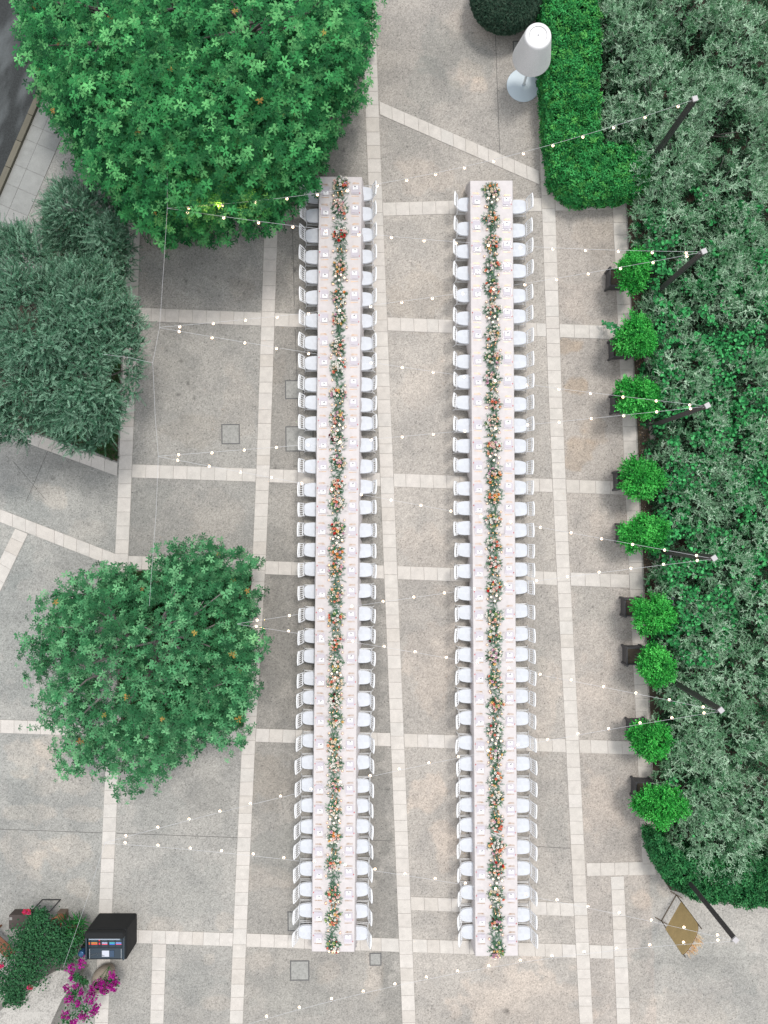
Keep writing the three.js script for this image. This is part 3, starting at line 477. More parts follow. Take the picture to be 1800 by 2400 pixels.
function makeVotive() { const g = new THREE.Group(); part('glass_cup', lathe([[0.001, 0.001], [0.028, 0.001], [0.034, 0.07], [0.032, 0.07], [0.026, 0.006]], 14), votiveGlass, g); part('wax', lathe([[0.001, 0.008], [0.025, 0.008], [0.027, 0.034], [0.001, 0.033]], 12), waxMat, g); part('flame', flameG.clone().translate(0, 0.035, 0), flameMat, g); return g; }
function makeHurricane() { const g = new THREE.Group(); part('glass_cylinder', lathe([[0.001, 0.001], [0.046, 0.001], [0.05, 0.005], [0.05, 0.2], [0.0465, 0.2], [0.0465, 0.008]], 18), glassMat, g); part('pillar_candle', lathe([[0.001, 0.008], [0.033, 0.008], [0.034, 0.148], [0.03, 0.152], [0.001, 0.147]], 16), waxMat, g); part('flame', flameG.clone().scale(1.3, 1.3, 1.3).translate(0, 0.15, 0), flameMat, g); return g; }
function makeTaper(m) { const g = new THREE.Group(); part('holder', lathe([[0.001, 0], [0.035, 0], [0.033, 0.008], [0.012, 0.016], [0.014, 0.045], [0.010, 0.045], [0.001, 0.03]], 12), goldMat, g); part('taper_candle', new THREE.CylinderGeometry(0.009, 0.011, 0.24, 10).translate(0, 0.15, 0), m, g); part('flame', flameG.clone().translate(0, 0.27, 0), flameMat, g); return g; }
const taperMat = mat(0.85, 0.42, 0.2, { roughness: 0.5 });
const hurricaneAt = { 0: [3, 9, 14, 20, 27, 32], 1: [0, 5, 11, 17, 23, 29] };
tables.forEach((t, ti) => {
  let nv = 0, nh = 0, nt = 0;
  const run = [];                                          // loose greenery running the whole length
  for (let i = 0; i < 1700; i++) { const z = rr(t.a.z + 0.15, t.b.z - 0.15), a = R() * 6.283; run.push({ p: onTable(t, z, (R() + R() - 1) * 0.13).setY(T_H + 0.006 + R() * 0.02), axis: V(Math.cos(a), rr(0.1, 0.6), Math.sin(a)).normalize(), s: rr(0.7, 1.25), c: mixTone([[0.17, 0.29, 0.22], [0.22, 0.34, 0.27], [0.07, 0.2, 0.1], [0.12, 0.25, 0.16]]) }); }
  const gg = thing('greenery_garland', `loose grey green leaf garland along the ${t.side} table`, 'garland', V(0, 0, 0), 0, 'leaf garlands');
  spread('leaf_sprigs', twig(0.13, 6, 0.04, 0.016, 0.25).geo(), leafMat, run, gg);
  bouquetY[ti].forEach((y, i) => {
    const c = onTable(t, P(0, y, T_H + 0.08).z, rr(-0.02, 0.02)).setY(T_H + 0.003), acc = accents[(i * 5 + ti * 3) % 12];
    const g = thing('flower_arrangement', `flower arrangement with greenery, ${ord(i + 1)} from the top on the ${t.side} table`, 'flowers', c, R() * 6, 'flower arrangements on the tables');
    part('foliage', foliageVariants[(i * 3 + ti) % 6], foliageMat, g).userData.kind = 'stuff';
    const n = 19 + (R() * 6 | 0), spotsR = [];
    for (let k = 0, tries = 0; k < n && tries < 200; tries++) {
      const a = R() * 6.283, r = Math.sqrt(R()) * 0.2, x = Math.cos(a) * r * 0.9, z = Math.sin(a) * r * 1.05; if (spotsR.some(([u, v]) => Math.hypot(u - x, v - z) < 0.06)) continue; spotsR.push([x, z]); k++;
      const kind = R() < 0.13 ? acc : palette[R() * palette.length | 0], f = part('flower', R() < 0.72 ? roseG : smallG, roseMats[kind], g), s = rr(0.95, 1.45);
      f.position.set(x, 0.165 - r * 0.38 + rr(-0.015, 0.02), z); f.scale.setScalar(s); f.rotation.set(z * 3.4 + rr(-0.25, 0.25), R() * 6, -x * 3.4 + rr(-0.25, 0.25));
    }
    const between = i < bouquetY[ti].length - 1 ? (c.z + P(0, bouquetY[ti][i + 1], T_H).z) / 2 : c.z + 0.3;
    const nvv = i % 3 === 0 ? 3 : 2;
    if (between < t.b.z - 0.05) for (let k = 0; k < nvv; k++) { const p = onTable(t, between + rr(-0.16, 0.16), (k % 2 ? 1 : -1) * rr(0.12, 0.22)).setY(T_H + 0.002); nv++; put('votive_candle', makeVotive, `small lit votive glass, ${ord(nv)} from the top on the ${t.side} table`, 'candle', 'votive candles', p, 0); }
    if (hurricaneAt[ti].includes(i)) for (const [dx, dz] of [[-0.1, 0.26], [0.05, 0.22], [0.15, 0.3], [0.0, 0.37]]) { const p = onTable(t, Math.min(c.z + dz, t.b.z - 0.08), dx).setY(T_H + 0.004); nh++; put('hurricane_candle', makeHurricane, `pillar candle in clear glass cylinder, ${ord(nh)} from the top on the ${t.side} table`, 'candle', 'hurricane candles', p, 0); }
    else if (i % 2 === 0) for (const dx of [-0.05, 0.06]) { const p = onTable(t, Math.min(between + rr(-0.05, 0.05), t.b.z - 0.1), dx).setY(T_H + 0.004); nt++; put('taper_candle', () => makeTaper(taperMat), `slim peach taper candle, ${ord(nt)} from the top on the ${t.side} table`, 'candle', 'taper candles', p, 0); }
  });
});

// ---------------------------------------------------------------- poles and string lights
const POLE_H = 4.4;
const poleMat = mat(0.055, 0.05, 0.055, { roughness: 0.55, metalness: 0.3 }), capMat = mat(0.45, 0.43, 0.44, { roughness: 0.6 }), cableMat = mat(0.62, 0.63, 0.66, { roughness: 0.6 }), socketMat = mat(0.5, 0.48, 0.46);
const poleTops = [[1630, 230], [1651, 588], [1659, 950], [1675, 1308], [1691, 1665], [1725, 2204]], poleWords = ['topmost, above the clipped hedge corner', 'second from the top', 'third from the top', 'fourth from the top', 'fifth from the top', 'lowest, at the end of the shrub bank'];
poleTops.forEach(([x, y], i) => {
  const g = thing('light_pole', `dark square light pole on the shrub bank, ${poleWords[i]}`, 'pole', P(x, y, POLE_H).setY(0), 0.3 + i * 0.1, 'light poles');
  part('base_plate', boxAt(0.24, 0.02, 0.24, 0, 0.02, 0, 0.004), poleMat, g); part('post', boxAt(0.115, POLE_H - 0.07, 0.115, 0, POLE_H / 2 - 0.02, 0, 0.008), poleMat, g); part('cap', boxAt(0.125, 0.05, 0.125, 0, POLE_H - 0.028, 0, 0.006), capMat, g);
  part('eye_bolt', new THREE.TorusGeometry(0.03, 0.007, 6, 12).translate(-0.08, POLE_H - 0.1, 0), steelMat, g);
});
const bulbGlow = new THREE.MeshStandardMaterial({ color: lin(1, 0.85, 0.65), emissive: lin(1, 0.7, 0.46), emissiveIntensity: 2.6 });
const bulbG = lathe([[0.001, -0.095], [0.02, -0.088], [0.033, -0.068], [0.035, -0.05], [0.026, -0.028], [0.015, -0.012], [0.014, 0]], 12), socketG = new THREE.CylinderGeometry(0.018, 0.02, 0.05, 8).translate(0, 0.02, 0);
const strings = [
  [[1630, 232], [392, 488], 1.15, 'from the topmost pole to the upper left tree'], [[392, 488], [1651, 590], 0.7, 'from the upper left tree to the second pole'], [[1651, 590], [374, 767], 0.7, 'from the second pole to the left wire'], [[374, 768], [1659, 952], 0.6, 'from the left wire to the third pole'],
  [[1659, 952], [371, 1069], 0.6, 'from the third pole to the left wire'], [[371, 1070], [1675, 1310], 0.6, 'from the left wire to the fourth pole'], [[1675, 1310], [556, 1462], 0.6, 'from the fourth pole to the lower tree'], [[556, 1463], [1691, 1667], 0.6, 'from the lower tree to the fifth pole'],
  [[1691, 1667], [246, 1975], 0.75, 'from the fifth pole to the lower left'], [[246, 1976], [1725, 2206], 0.8, 'from the lower left to the lowest pole'], [[1725, 2206], [500, 2425], 0.75, 'from the lowest pole off the bottom edge'],
];
strings.forEach(([a, b, sag, text], n) => {
  const ends = [a, b].map((e) => e[0] === 392 ? 5.05 : POLE_H - 0.1), p = P(...a, ends[0]), q = P(...b, ends[1]), len = p.distanceTo(q), g = thing('string_light', `festoon light string ${text}`, 'string lights', V(0, 0, 0), 0, 'festoon strings over the courtyard');
  const at = (t) => p.clone().lerp(q, t).setY(ends[0] + (ends[1] - ends[0]) * t - sag * 4 * t * (1 - t)), pts = []; for (let i = 0; i <= 40; i++) pts.push(at(i / 40));
  part('cable', tubePts(pts, 0.0032, 0.0032, 4), cableMat, g);
  const off = a[0] > b[0] ? 0.36 : 0.42, k = Math.round((len - 0.8) / 0.765);
  for (let i = 0; i <= k; i++) { const t = (off + i * (len - 0.8) / k) / len, w = at(t).add(V(0, -0.045, 0)), bu = part('bulb', bulbG, bulbGlow, g); bu.position.copy(w); bu.scale.setScalar(0.92); bu.rotation.set(rr(-0.12, 0.12), 0, rr(-0.12, 0.12)); part('socket', socketG, socketMat, bu); }
});
for (const [x, y, h, w] of [[437, 492, 4.66, 1.5], [462, 502, 4.66, 1.5], [512, 483, 4.4, 1.3], [590, 475, 4.0, 1.0], [618, 1460, 4.1, 1.0]]) { const l = new THREE.PointLight(lin(1, 0.46, 0.12), w * 0.36, 6, 2); l.position.copy(P(x, y, h)); l.castShadow = true; scene.add(l); }   // the bulbs nearest the trees
{
  const g = thing('support_wire', 'thin grey wire holding the string lights at the left', 'wire');
  const pts = [[392, 400, 5.3], [392, 488, 5.05], [384, 620, 4.25], [374, 767, 4.3], [358, 850, 4.3], [364, 980, 4.25], [371, 1069, 4.3], [366, 1200, 4.25], [356, 1330, 4.3], [350, 1420, 4.4]].map(([x, y, h]) => P(x, y, h));
  part('cable', tubePts(pts, 0.0028, 0.0028, 4), cableMat, g); part('guy_wire', tubePts([P(358, 850, 4.3), P(300, 838, 4.2), P(240, 830, 4.1)], 0.003, 0.003, 4), cableMat, g);
  solo('stay_wire', tubePts([P(246, 1975, 4.3), P(205, 2105, 3.4), P(148, 2268, 2.4)], 0.003, 0.003, 4), cableMat, 'thin stay wire slanting down to the plaster wall', 'wire');
}

// ---------------------------------------------------------------- trees
const barkMat = mat(0.13, 0.115, 0.11, { roughness: 0.95 }), greyBark = mat(0.2, 0.185, 0.175, { roughness: 0.95 });
function rosette(nL, pairs, len, ll, lw, seed) {            // a whorl of pinnate leaves, axis +y
  R = rng32(seed); const b = new GB();
  for (let i = 0; i < nL; i++) {
    const a = i / nL * 6.283 + rr(-0.3, 0.3), el = rr(0.1, 0.5), L = len * rr(0.75, 1.1), m = M4(0, 0.02, 0, -el, a, 0);
    for (let k = 0; k < pairs; k++) { const t = 0.28 + 0.66 * k / (pairs - 1), y = -0.35 * L * t * t; for (const s of [-1, 1]) b.add(leafShape(ll * rr(0.85, 1.1), lw, 0.18, 0.1), m.clone().multiply(M4(0, y, L * t, rr(-0.25, 0.15), s * rr(0.85, 1.15), s * rr(-0.2, 0.3)))); }
    b.add(tubePts([V(0, 0, 0), V(0, -0.08 * L, L * 0.5), V(0, -0.3 * L, L * 0.92)], 0.0028, 0.0018, 3), m);
  }
  return b.geo();
}
const rosettes = [rosette(6, 5, 0.19, 0.04, 0.036, 5), rosette(7, 5, 0.2, 0.042, 0.036, 6), rosette(5, 4, 0.165, 0.04, 0.036, 8)];
R = rng32(99);
const edgeDist = (poly, x, y) => { let m = 1e9; poly.forEach(([ax, ay], i) => { const [bx, by] = poly[(i + 1) % poly.length], dx = bx - ax, dy = by - ay, t = clamp(((x - ax) * dx + (y - ay) * dy) / (dx * dx + dy * dy)); m = Math.min(m, Math.hypot(x - ax - dx * t, y - ay - dy * t)); }); return m; };
function blobsIn(poly, step, rPx, dome, keep = 1, margin = 0.6) {
  const xs = poly.map((p) => p[0]), ys = poly.map((p) => p[1]), x0 = Math.min(...xs), x1 = Math.max(...xs), y0 = Math.min(...ys), y1 = Math.max(...ys), half = Math.min(x1 - x0, y1 - y0) / 2, out = [];
  for (let y = y0; y < y1; y += step * 0.87) for (let x = x0; x < x1; x += step) {
    const px = x + rr(-0.3, 0.3) * step, py = y + rr(-0.3, 0.3) * step; if (!inPoly(poly, px, py)) continue;
    const e = edgeDist(poly, px, py); if (e < rPx * margin || R() > keep) continue;
    const h = dome(clamp(1 - e / half)) + rr(-0.4, 0.4);
    out.push({ c: P(px, py, h), r: rPx * rr(0.75, 1.2) * S(h), px, py, h });
  }
  return out;
}
// fill with outline blobs so the crown's edge follows its shape
function rim(poly, rPx, h, step = 34) { const out = []; poly.forEach((p, i) => { const q = poly[(i + 1) % poly.length], n = Math.max(1, Math.round(Math.hypot(q[0] - p[0], q[1] - p[1]) / step)); for (let k = 0; k < n; k++) { const x = p[0] + (q[0] - p[0]) * k / n, y = p[1] + (q[1] - p[1]) * k / n, hh = h + rr(-0.5, 0.5); out.push({ c: P(x, y, hh), r: rPx * S(hh) * rr(0.8, 1.2), px: x, py: y, h: hh }); } }); return out; }
function crown(parent, blobs, geos, m, cols, { per = 40, under = 0.6, axisUp = 0.6, size = [0.85, 1.2], shoot = 0.3, name = 'foliage' }) {
  const sets = geos.map(() => []);
  blobs.forEach((b) => {
    const n = Math.max(6, Math.round(per * b.r * b.r * 4));
    for (let i = 0; i < n; i++) {
      const d = dirRand(0.12), p = b.c.clone().addScaledVector(V(d.x, d.y * 0.9, d.z), b.r * rr(0.8, 1.05));
      if (blobs.some((o) => o !== b && o.c.distanceToSquared(p) < o.r * o.r * 0.55)) continue;
      const axis = d.clone().lerp(V(rr(-0.4, 0.4), 1, rr(-0.4, 0.4)), axisUp).normalize(); p.addScaledVector(axis, R() * R() * shoot);
      sets[R() * geos.length | 0].push({ p, axis, ...(R() < 0.006 ? { s: rr(0.3, 0.5), c: mixTone([[0.4, 0.21, 0.06], [0.42, 0.3, 0.07]]) } : { s: rr(...size), c: mixTone(cols) }) });
    }
    for (let i = 0; i < n * under; i++) { const d = dirRand(-1), p = b.c.clone().addScaledVector(d, b.r * rr(0.2, 0.9)).add(V(0, -b.r * 0.6 - rr(0.35, 1.7), 0)); sets[R() * geos.length | 0].push({ p, axis: V(d.x, Math.abs(d.y) + 0.4, d.z).normalize(), s: rr(...size), c: mixTone(cols) }); }
  });
  sets.forEach((s, i) => spread(name, geos[i], m, s, parent));
}
function limbs(parent, base, fork, blobs, m, r0, nMain = 6) {
  const trunk = [base, base.clone().lerp(fork, 0.4).add(V(rr(-0.1, 0.1), 0, rr(-0.1, 0.1))), fork]; part('trunk', tubePts(trunk, r0, r0 * 0.8, 9), m, parent);
  const mains = []; for (let i = 0; i < nMain; i++) { const a = i / nMain * 6.283 + rr(-0.3, 0.3), near = blobs.filter((b) => { const e = Math.atan2(b.c.z - fork.z, b.c.x - fork.x); return Math.cos(e - a) > 0.8; }); if (near.length) mains.push(near[R() * near.length | 0]); }
  const nodes = mains.map((b) => { const e = fork.clone().lerp(b.c, 0.55).add(V(0, -0.1, 0)); part('limb', tubePts([fork.clone().add(V(0, -0.1, 0)), fork.clone().lerp(e, 0.5).add(V(rr(-0.15, 0.15), 0.05, rr(-0.15, 0.15))), e], r0 * 0.5, r0 * 0.3, 7), m, parent); return e; });
  blobs.forEach((b, i) => { if (i % 2) return; let best = nodes[0], bd = 1e9; nodes.forEach((q) => { const d = q.distanceToSquared(b.c); if (d < bd) { bd = d; best = q; } }); const top = b.c.clone().add(V(rr(-0.1, 0.1), b.r * 0.45, rr(-0.1, 0.1))), mid = best.clone().lerp(top, 0.5).add(V(rr(-0.25, 0.25), rr(-0.1, 0.25), rr(-0.25, 0.25))); part('branch', tubePts([best, best.clone().lerp(mid, 0.5).add(V(rr(-0.1, 0.1), 0.05, rr(-0.1, 0.1))), mid, mid.clone().lerp(top, 0.5).add(V(rr(-0.1, 0.1), 0, rr(-0.1, 0.1))), top], r0 * 0.2, r0 * 0.06, 5), m, parent); });
}
const carobLeaf = leafy(0.5);
{
  const poly = [[40, -90], [55, 10], [72, 95], [80, 150], [100, 205], [125, 250], [150, 300], [172, 345], [205, 400], [240, 435], [285, 470], [315, 505], [350, 524], [400, 528], [450, 532], [500, 514], [560, 496], [630, 480], [650, 452], [690, 420], [722, 372], [755, 335], [768, 285], [785, 240], [830, 185], [848, 155], [850, 70], [870, 25], [860, -90]];
  const t = thing('carob_tree', 'large dense carob tree with glossy star-like leaf clusters at upper left', 'tree');
  const blobs = [...blobsIn(poly, 64, 44, (d) => 5.7 - 1.9 * d * d * d, 1, 0.5), ...rim(poly, 22, 3.3, 44), ...rim(poly.map(([x, y]) => [465 + (x - 465) * 0.93, 220 + (y - 220) * 0.93]), 40, 2.2, 60), ...rim(poly.map(([x, y]) => [465 + (x - 465) * 0.86, 220 + (y - 220) * 0.86]), 44, 1.2, 70)];
  limbs(t, P(455, 170, 0), P(455, 170, 2.0).setX(P(455, 170, 0).x).setZ(P(455, 170, 0).z), blobs.slice(0, 40), barkMat, 0.24);
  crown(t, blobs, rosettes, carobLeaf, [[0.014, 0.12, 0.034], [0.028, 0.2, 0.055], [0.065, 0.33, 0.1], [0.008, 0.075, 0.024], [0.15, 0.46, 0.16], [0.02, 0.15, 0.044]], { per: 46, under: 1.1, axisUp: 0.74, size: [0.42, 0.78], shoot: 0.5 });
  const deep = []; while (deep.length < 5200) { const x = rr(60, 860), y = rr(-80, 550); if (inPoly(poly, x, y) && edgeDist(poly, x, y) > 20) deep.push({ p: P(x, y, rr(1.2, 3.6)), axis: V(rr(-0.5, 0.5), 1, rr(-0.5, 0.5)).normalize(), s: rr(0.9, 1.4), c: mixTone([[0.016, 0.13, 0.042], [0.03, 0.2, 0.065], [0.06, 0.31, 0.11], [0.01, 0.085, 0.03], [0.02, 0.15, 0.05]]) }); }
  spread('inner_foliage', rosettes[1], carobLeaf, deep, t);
}
{
  const poly = [[400, 1290], [440, 1282], [480, 1280], [505, 1305], [535, 1300], [555, 1340], [580, 1325], [585, 1400], [575, 1450], [585, 1500], [605, 1520], [582, 1560], [575, 1600], [578, 1640], [555, 1680], [550, 1745], [520, 1718], [470, 1728], [440, 1775], [395, 1785], [375, 1825], [330, 1832], [297, 1850], [255, 1805], [205, 1798], [160, 1802], [150, 1740], [95, 1700], [103, 1640], [80, 1570], [72, 1530], [82, 1490], [105, 1450], [105, 1410], [150, 1375], [185, 1350], [240, 1338], [262, 1350], [280, 1395], [335, 1360]];
  const t = thing('carob_tree', 'smaller open-crowned carob tree with visible branches at lower left', 'tree');
  const blobs = [...blobsIn(poly, 52, 33, (d) => 4.8 - 1.8 * d * d, 0.86, 0.5), ...rim(poly, 20, 3.0, 52), ...rim(poly.map(([x, y]) => [345 + (x - 345) * 0.8, 1560 + (y - 1560) * 0.8]), 34, 2.1, 80)];
  const b0 = P(400, 1530, 0); limbs(t, b0, b0.clone().setY(1.7), blobs.slice(0, 55), greyBark, 0.2, 7);
  crown(t, blobs, rosettes, carobLeaf, [[0.022, 0.125, 0.046], [0.04, 0.19, 0.07], [0.095, 0.31, 0.135], [0.013, 0.08, 0.03], [0.17, 0.43, 0.2], [0.028, 0.14, 0.052]], { per: 66, under: 1.5, axisUp: 0.6, size: [0.34, 0.66], shoot: 0.4 });
}
{
  R = rng32(333);
  const sprigs = [twig(0.2, 10, 0.045, 0.013, 0.35).geo(), twig(0.3, 13, 0.045, 0.012, 0.5).geo(), twig(0.15, 8, 0.042, 0.014, 0.25).geo()], oliveM = leafy(0.6);
  for (const [poly, h0, label, step, pp] of [
    [[[-70, 560], [20, 555], [70, 570], [120, 640], [180, 630], [240, 640], [285, 680], [302, 730], [312, 800], [318, 850], [305, 915], [272, 950], [258, 1000], [215, 1040], [170, 1045], [125, 995], [90, 985], [60, 1025], [20, 1020], [-70, 1050]], 4.4, 'large feathery grey green tree at the left edge', 60, 46],
    [[[120, 490], [150, 440], [175, 440], [215, 465], [258, 490], [290, 525], [300, 585], [292, 640], [245, 640], [190, 575], [130, 570], [105, 540]], 2.6, 'small feathery grey green shrub below the big carob tree', 50, 40]]) {
    const t = thing('feathery_tree', label, 'tree'), blobs = [...blobsIn(poly, step, 44, (d) => h0 - 1.5 * d * d, 1, 0.2), ...rim(poly, 17, h0 - 1.6, 36)], c = blobs.reduce((s, b) => s.add(b.c), V(0, 0, 0)).multiplyScalar(1 / blobs.length), g0 = c.clone().setY(0);
    limbs(t, g0, c.clone().setY(h0 * 0.35), blobs, greyBark, 0.15, 5);
    const sets = [[], [], []];
    blobs.forEach((b) => { const n = Math.round(pp * 34 * b.r * b.r + 14); for (let i = 0; i < n; i++) { const d = dirRand(-0.3), p = b.c.clone().addScaledVector(d, b.r * rr(0.3, 1.0)), out = p.clone().sub(c).setY(0).normalize(); const axis = out.multiplyScalar(0.4).add(d.clone().multiplyScalar(0.7)).add(V(rr(-0.4, 0.4), rr(0.3, 1.1), rr(-0.4, 0.4))).normalize(); sets[R() * 3 | 0].push({ p, axis, s: rr(0.75, 1.2), c: mixTone([[0.065, 0.18, 0.105], [0.11, 0.25, 0.155], [0.26, 0.43, 0.31], [0.035, 0.11, 0.06], [0.2, 0.36, 0.25]]) }); } });
    sets.forEach((s, i) => spread('foliage', sprigs[i], oliveM, s, t));
  }
}

// ---------------------------------------------------------------- shrub bank at the right
R = rng32(555);
const shoot = (len, n, ll, lw) => { const b = new GB(); for (let i = 0; i < n; i++) { const t = i / (n - 1); b.add(leafShape(ll * (1.15 - 0.55 * t), lw, 0.22, 0.05), new THREE.Matrix4().makeTranslation(0, len * t, 0).multiply(M4(0, 0, 0, -rr(0.35, 0.95) - t * 0.3, i * 2.4 + rr(-0.3, 0.3), 0))); } b.add(tubePts([V(0, -0.05, 0), V(0, len, 0)], 0.004, 0.002, 3)); return b; };
const bushy = (n, len, k, ll, lw) => { const b = new GB(); for (let i = 0; i < n; i++) { const a = i / n * 6.283 + rr(-0.4, 0.4); b.add(shoot(len * rr(0.7, 1.1), k, ll, lw), M4(0, 0, 0, rr(0.2, 0.95), a, 0)); } return b.geo(); };
const silverSprigs = [bushy(4, 0.16, 8, 0.046, 0.021), bushy(5, 0.14, 7, 0.042, 0.02), bushy(3, 0.21, 10, 0.046, 0.02)];
const silverM = leafy(0.8);
const silverCols = [[0.23, 0.41, 0.25], [0.36, 0.55, 0.38], [0.15, 0.33, 0.175], [0.52, 0.68, 0.52], [0.08, 0.24, 0.105]];
const bankX = (y) => 1468 + (y - 456) * 0.0455;            // inner edge of the bank in frame units
const shrubsAt = [
  [1480, 90, 105, 1.5, 'nearest the top beside the clipped hedge'], [1600, 40, 120, 1.9, 'at the top edge'], [1720, 110, 120, 2.0, 'second along the top edge'], [1560, 220, 115, 1.8, 'left of the topmost pole'], [1690, 270, 115, 2.1, 'right of the topmost pole'], [1790, 330, 90, 1.9, 'at the right edge near the top'],
  [1590, 380, 100, 1.8, 'below the topmost pole foot'], [1700, 420, 110, 1.9, 'below the topmost pole tip'], [1580, 500, 90, 1.5, 'above the second pole'], [1770, 700, 80, 1.6, 'at the right edge below the second pole'], [1680, 650, 95, 1.6, 'just right of the second pole'], [1560, 740, 60, 1.2, 'right of the second potted shrub'], [1600, 870, 85, 1.5, 'above the third pole'], [1760, 880, 70, 1.5, 'right of the third pole'],
  [1650, 1040, 85, 1.4, 'below the third pole'], [1630, 1180, 70, 1.3, 'above the fourth pole'], [1690, 1330, 80, 1.5, 'beside the fourth pole tip'], [1600, 1380, 70, 1.3, 'below the fourth pole'], [1640, 1480, 80, 1.4, 'right of the sixth potted shrub'], [1770, 1430, 70, 1.5, 'at the right edge below the fourth pole'],
  [1620, 1600, 80, 1.4, 'around the fifth pole foot'], [1740, 1590, 90, 1.6, 'right of the fifth pole'], [1610, 1720, 75, 1.3, 'below the fifth pole tip'], [1710, 1740, 100, 1.6, 'largest near the bottom'], [1640, 1850, 90, 1.5, 'beside the lowest potted shrub'], [1740, 1890, 95, 1.6, 'second from the bottom'], [1680, 1975, 100, 1.5, 'lowest, hanging over the dark hedge'], [1480, 250, 70, 1.2, 'in the shaded gap right of the clipped hedge'], [1770, 1040, 75, 1.5, 'at the right edge below the third pole'], [1720, 1150, 70, 1.45, 'midway between third and fourth poles'], [1790, 1250, 70, 1.5, 'at the right edge right of the fourth pole'], [1700, 950, 55, 1.4, 'right behind the third pole tip'], [1740, 570, 70, 1.6, 'at the upper right beside the second pole tip'], [1580, 1090, 55, 1.1, 'right of the fourth potted shrub'], [1440, 30, 42, 0.9, 'low in the gap at the top edge'], [1445, 130, 46, 0.8, 'low in the gap beside the clipped hedge'], [1440, 300, 46, 0.8, 'low in the gap above the hedge corner'],
];
for (const [x, y, r, h, where] of shrubsAt) {
  const t = thing('silver_shrub', `silvery grey green shrub ${where}`, 'shrub', V(0, 0, 0), 0, 'silvery shrubs of the bank');
  const c = P(x, y, h * 0.7), rad = r * S(h), g0 = c.clone().setY(0), sets = [[], [], []], n = Math.round(rad * rad * 430);
  for (let i = 0; i < n; i++) {
    const a = R() * 6.283, q = Math.sqrt(R()) * 1.08, wx = c.x + Math.cos(a) * q * rad, wz = c.z + Math.sin(a) * q * rad, bump = fbm(wx * 1.6 + 40, wz * 1.6 + 40, 8, 3);
    const fy = NY + wz / S(1); if (wx < P(fy < 345 ? 1412 : bankX(fy) + 12, 0, 1.0).x || bump < 0.33) continue;
    const top = 0.35 + (h - 0.35) * Math.sqrt(Math.max(0, 1 - q * q * 0.8)) * (0.55 + 0.85 * bump), yy = R() < 0.72 ? top + rr(-0.22, 0.16) : rr(0.3, top);
    sets[R() * 3 | 0].push({ p: V(wx, yy, wz), axis: V(Math.cos(a) * q * 0.8 + rr(-0.5, 0.5), 1, Math.sin(a) * q * 0.8 + rr(-0.5, 0.5)).normalize(), s: rr(0.8, 1.25), c: mixTone(silverCols, 0.18) });
  }
  for (let k = 0; k < 5; k++) { const a = k * 1.257 + R(), e = c.clone().add(V(Math.cos(a) * rad * 0.5, 0.1, Math.sin(a) * rad * 0.5)); part('stem', tubePts([g0, g0.clone().lerp(e, 0.5).add(V(0, 0.1, 0)), e], 0.03, 0.01, 5), greyBark, t); }
  sets.forEach((s, i) => spread('foliage', silverSprigs[i], silverM, s, t));
}
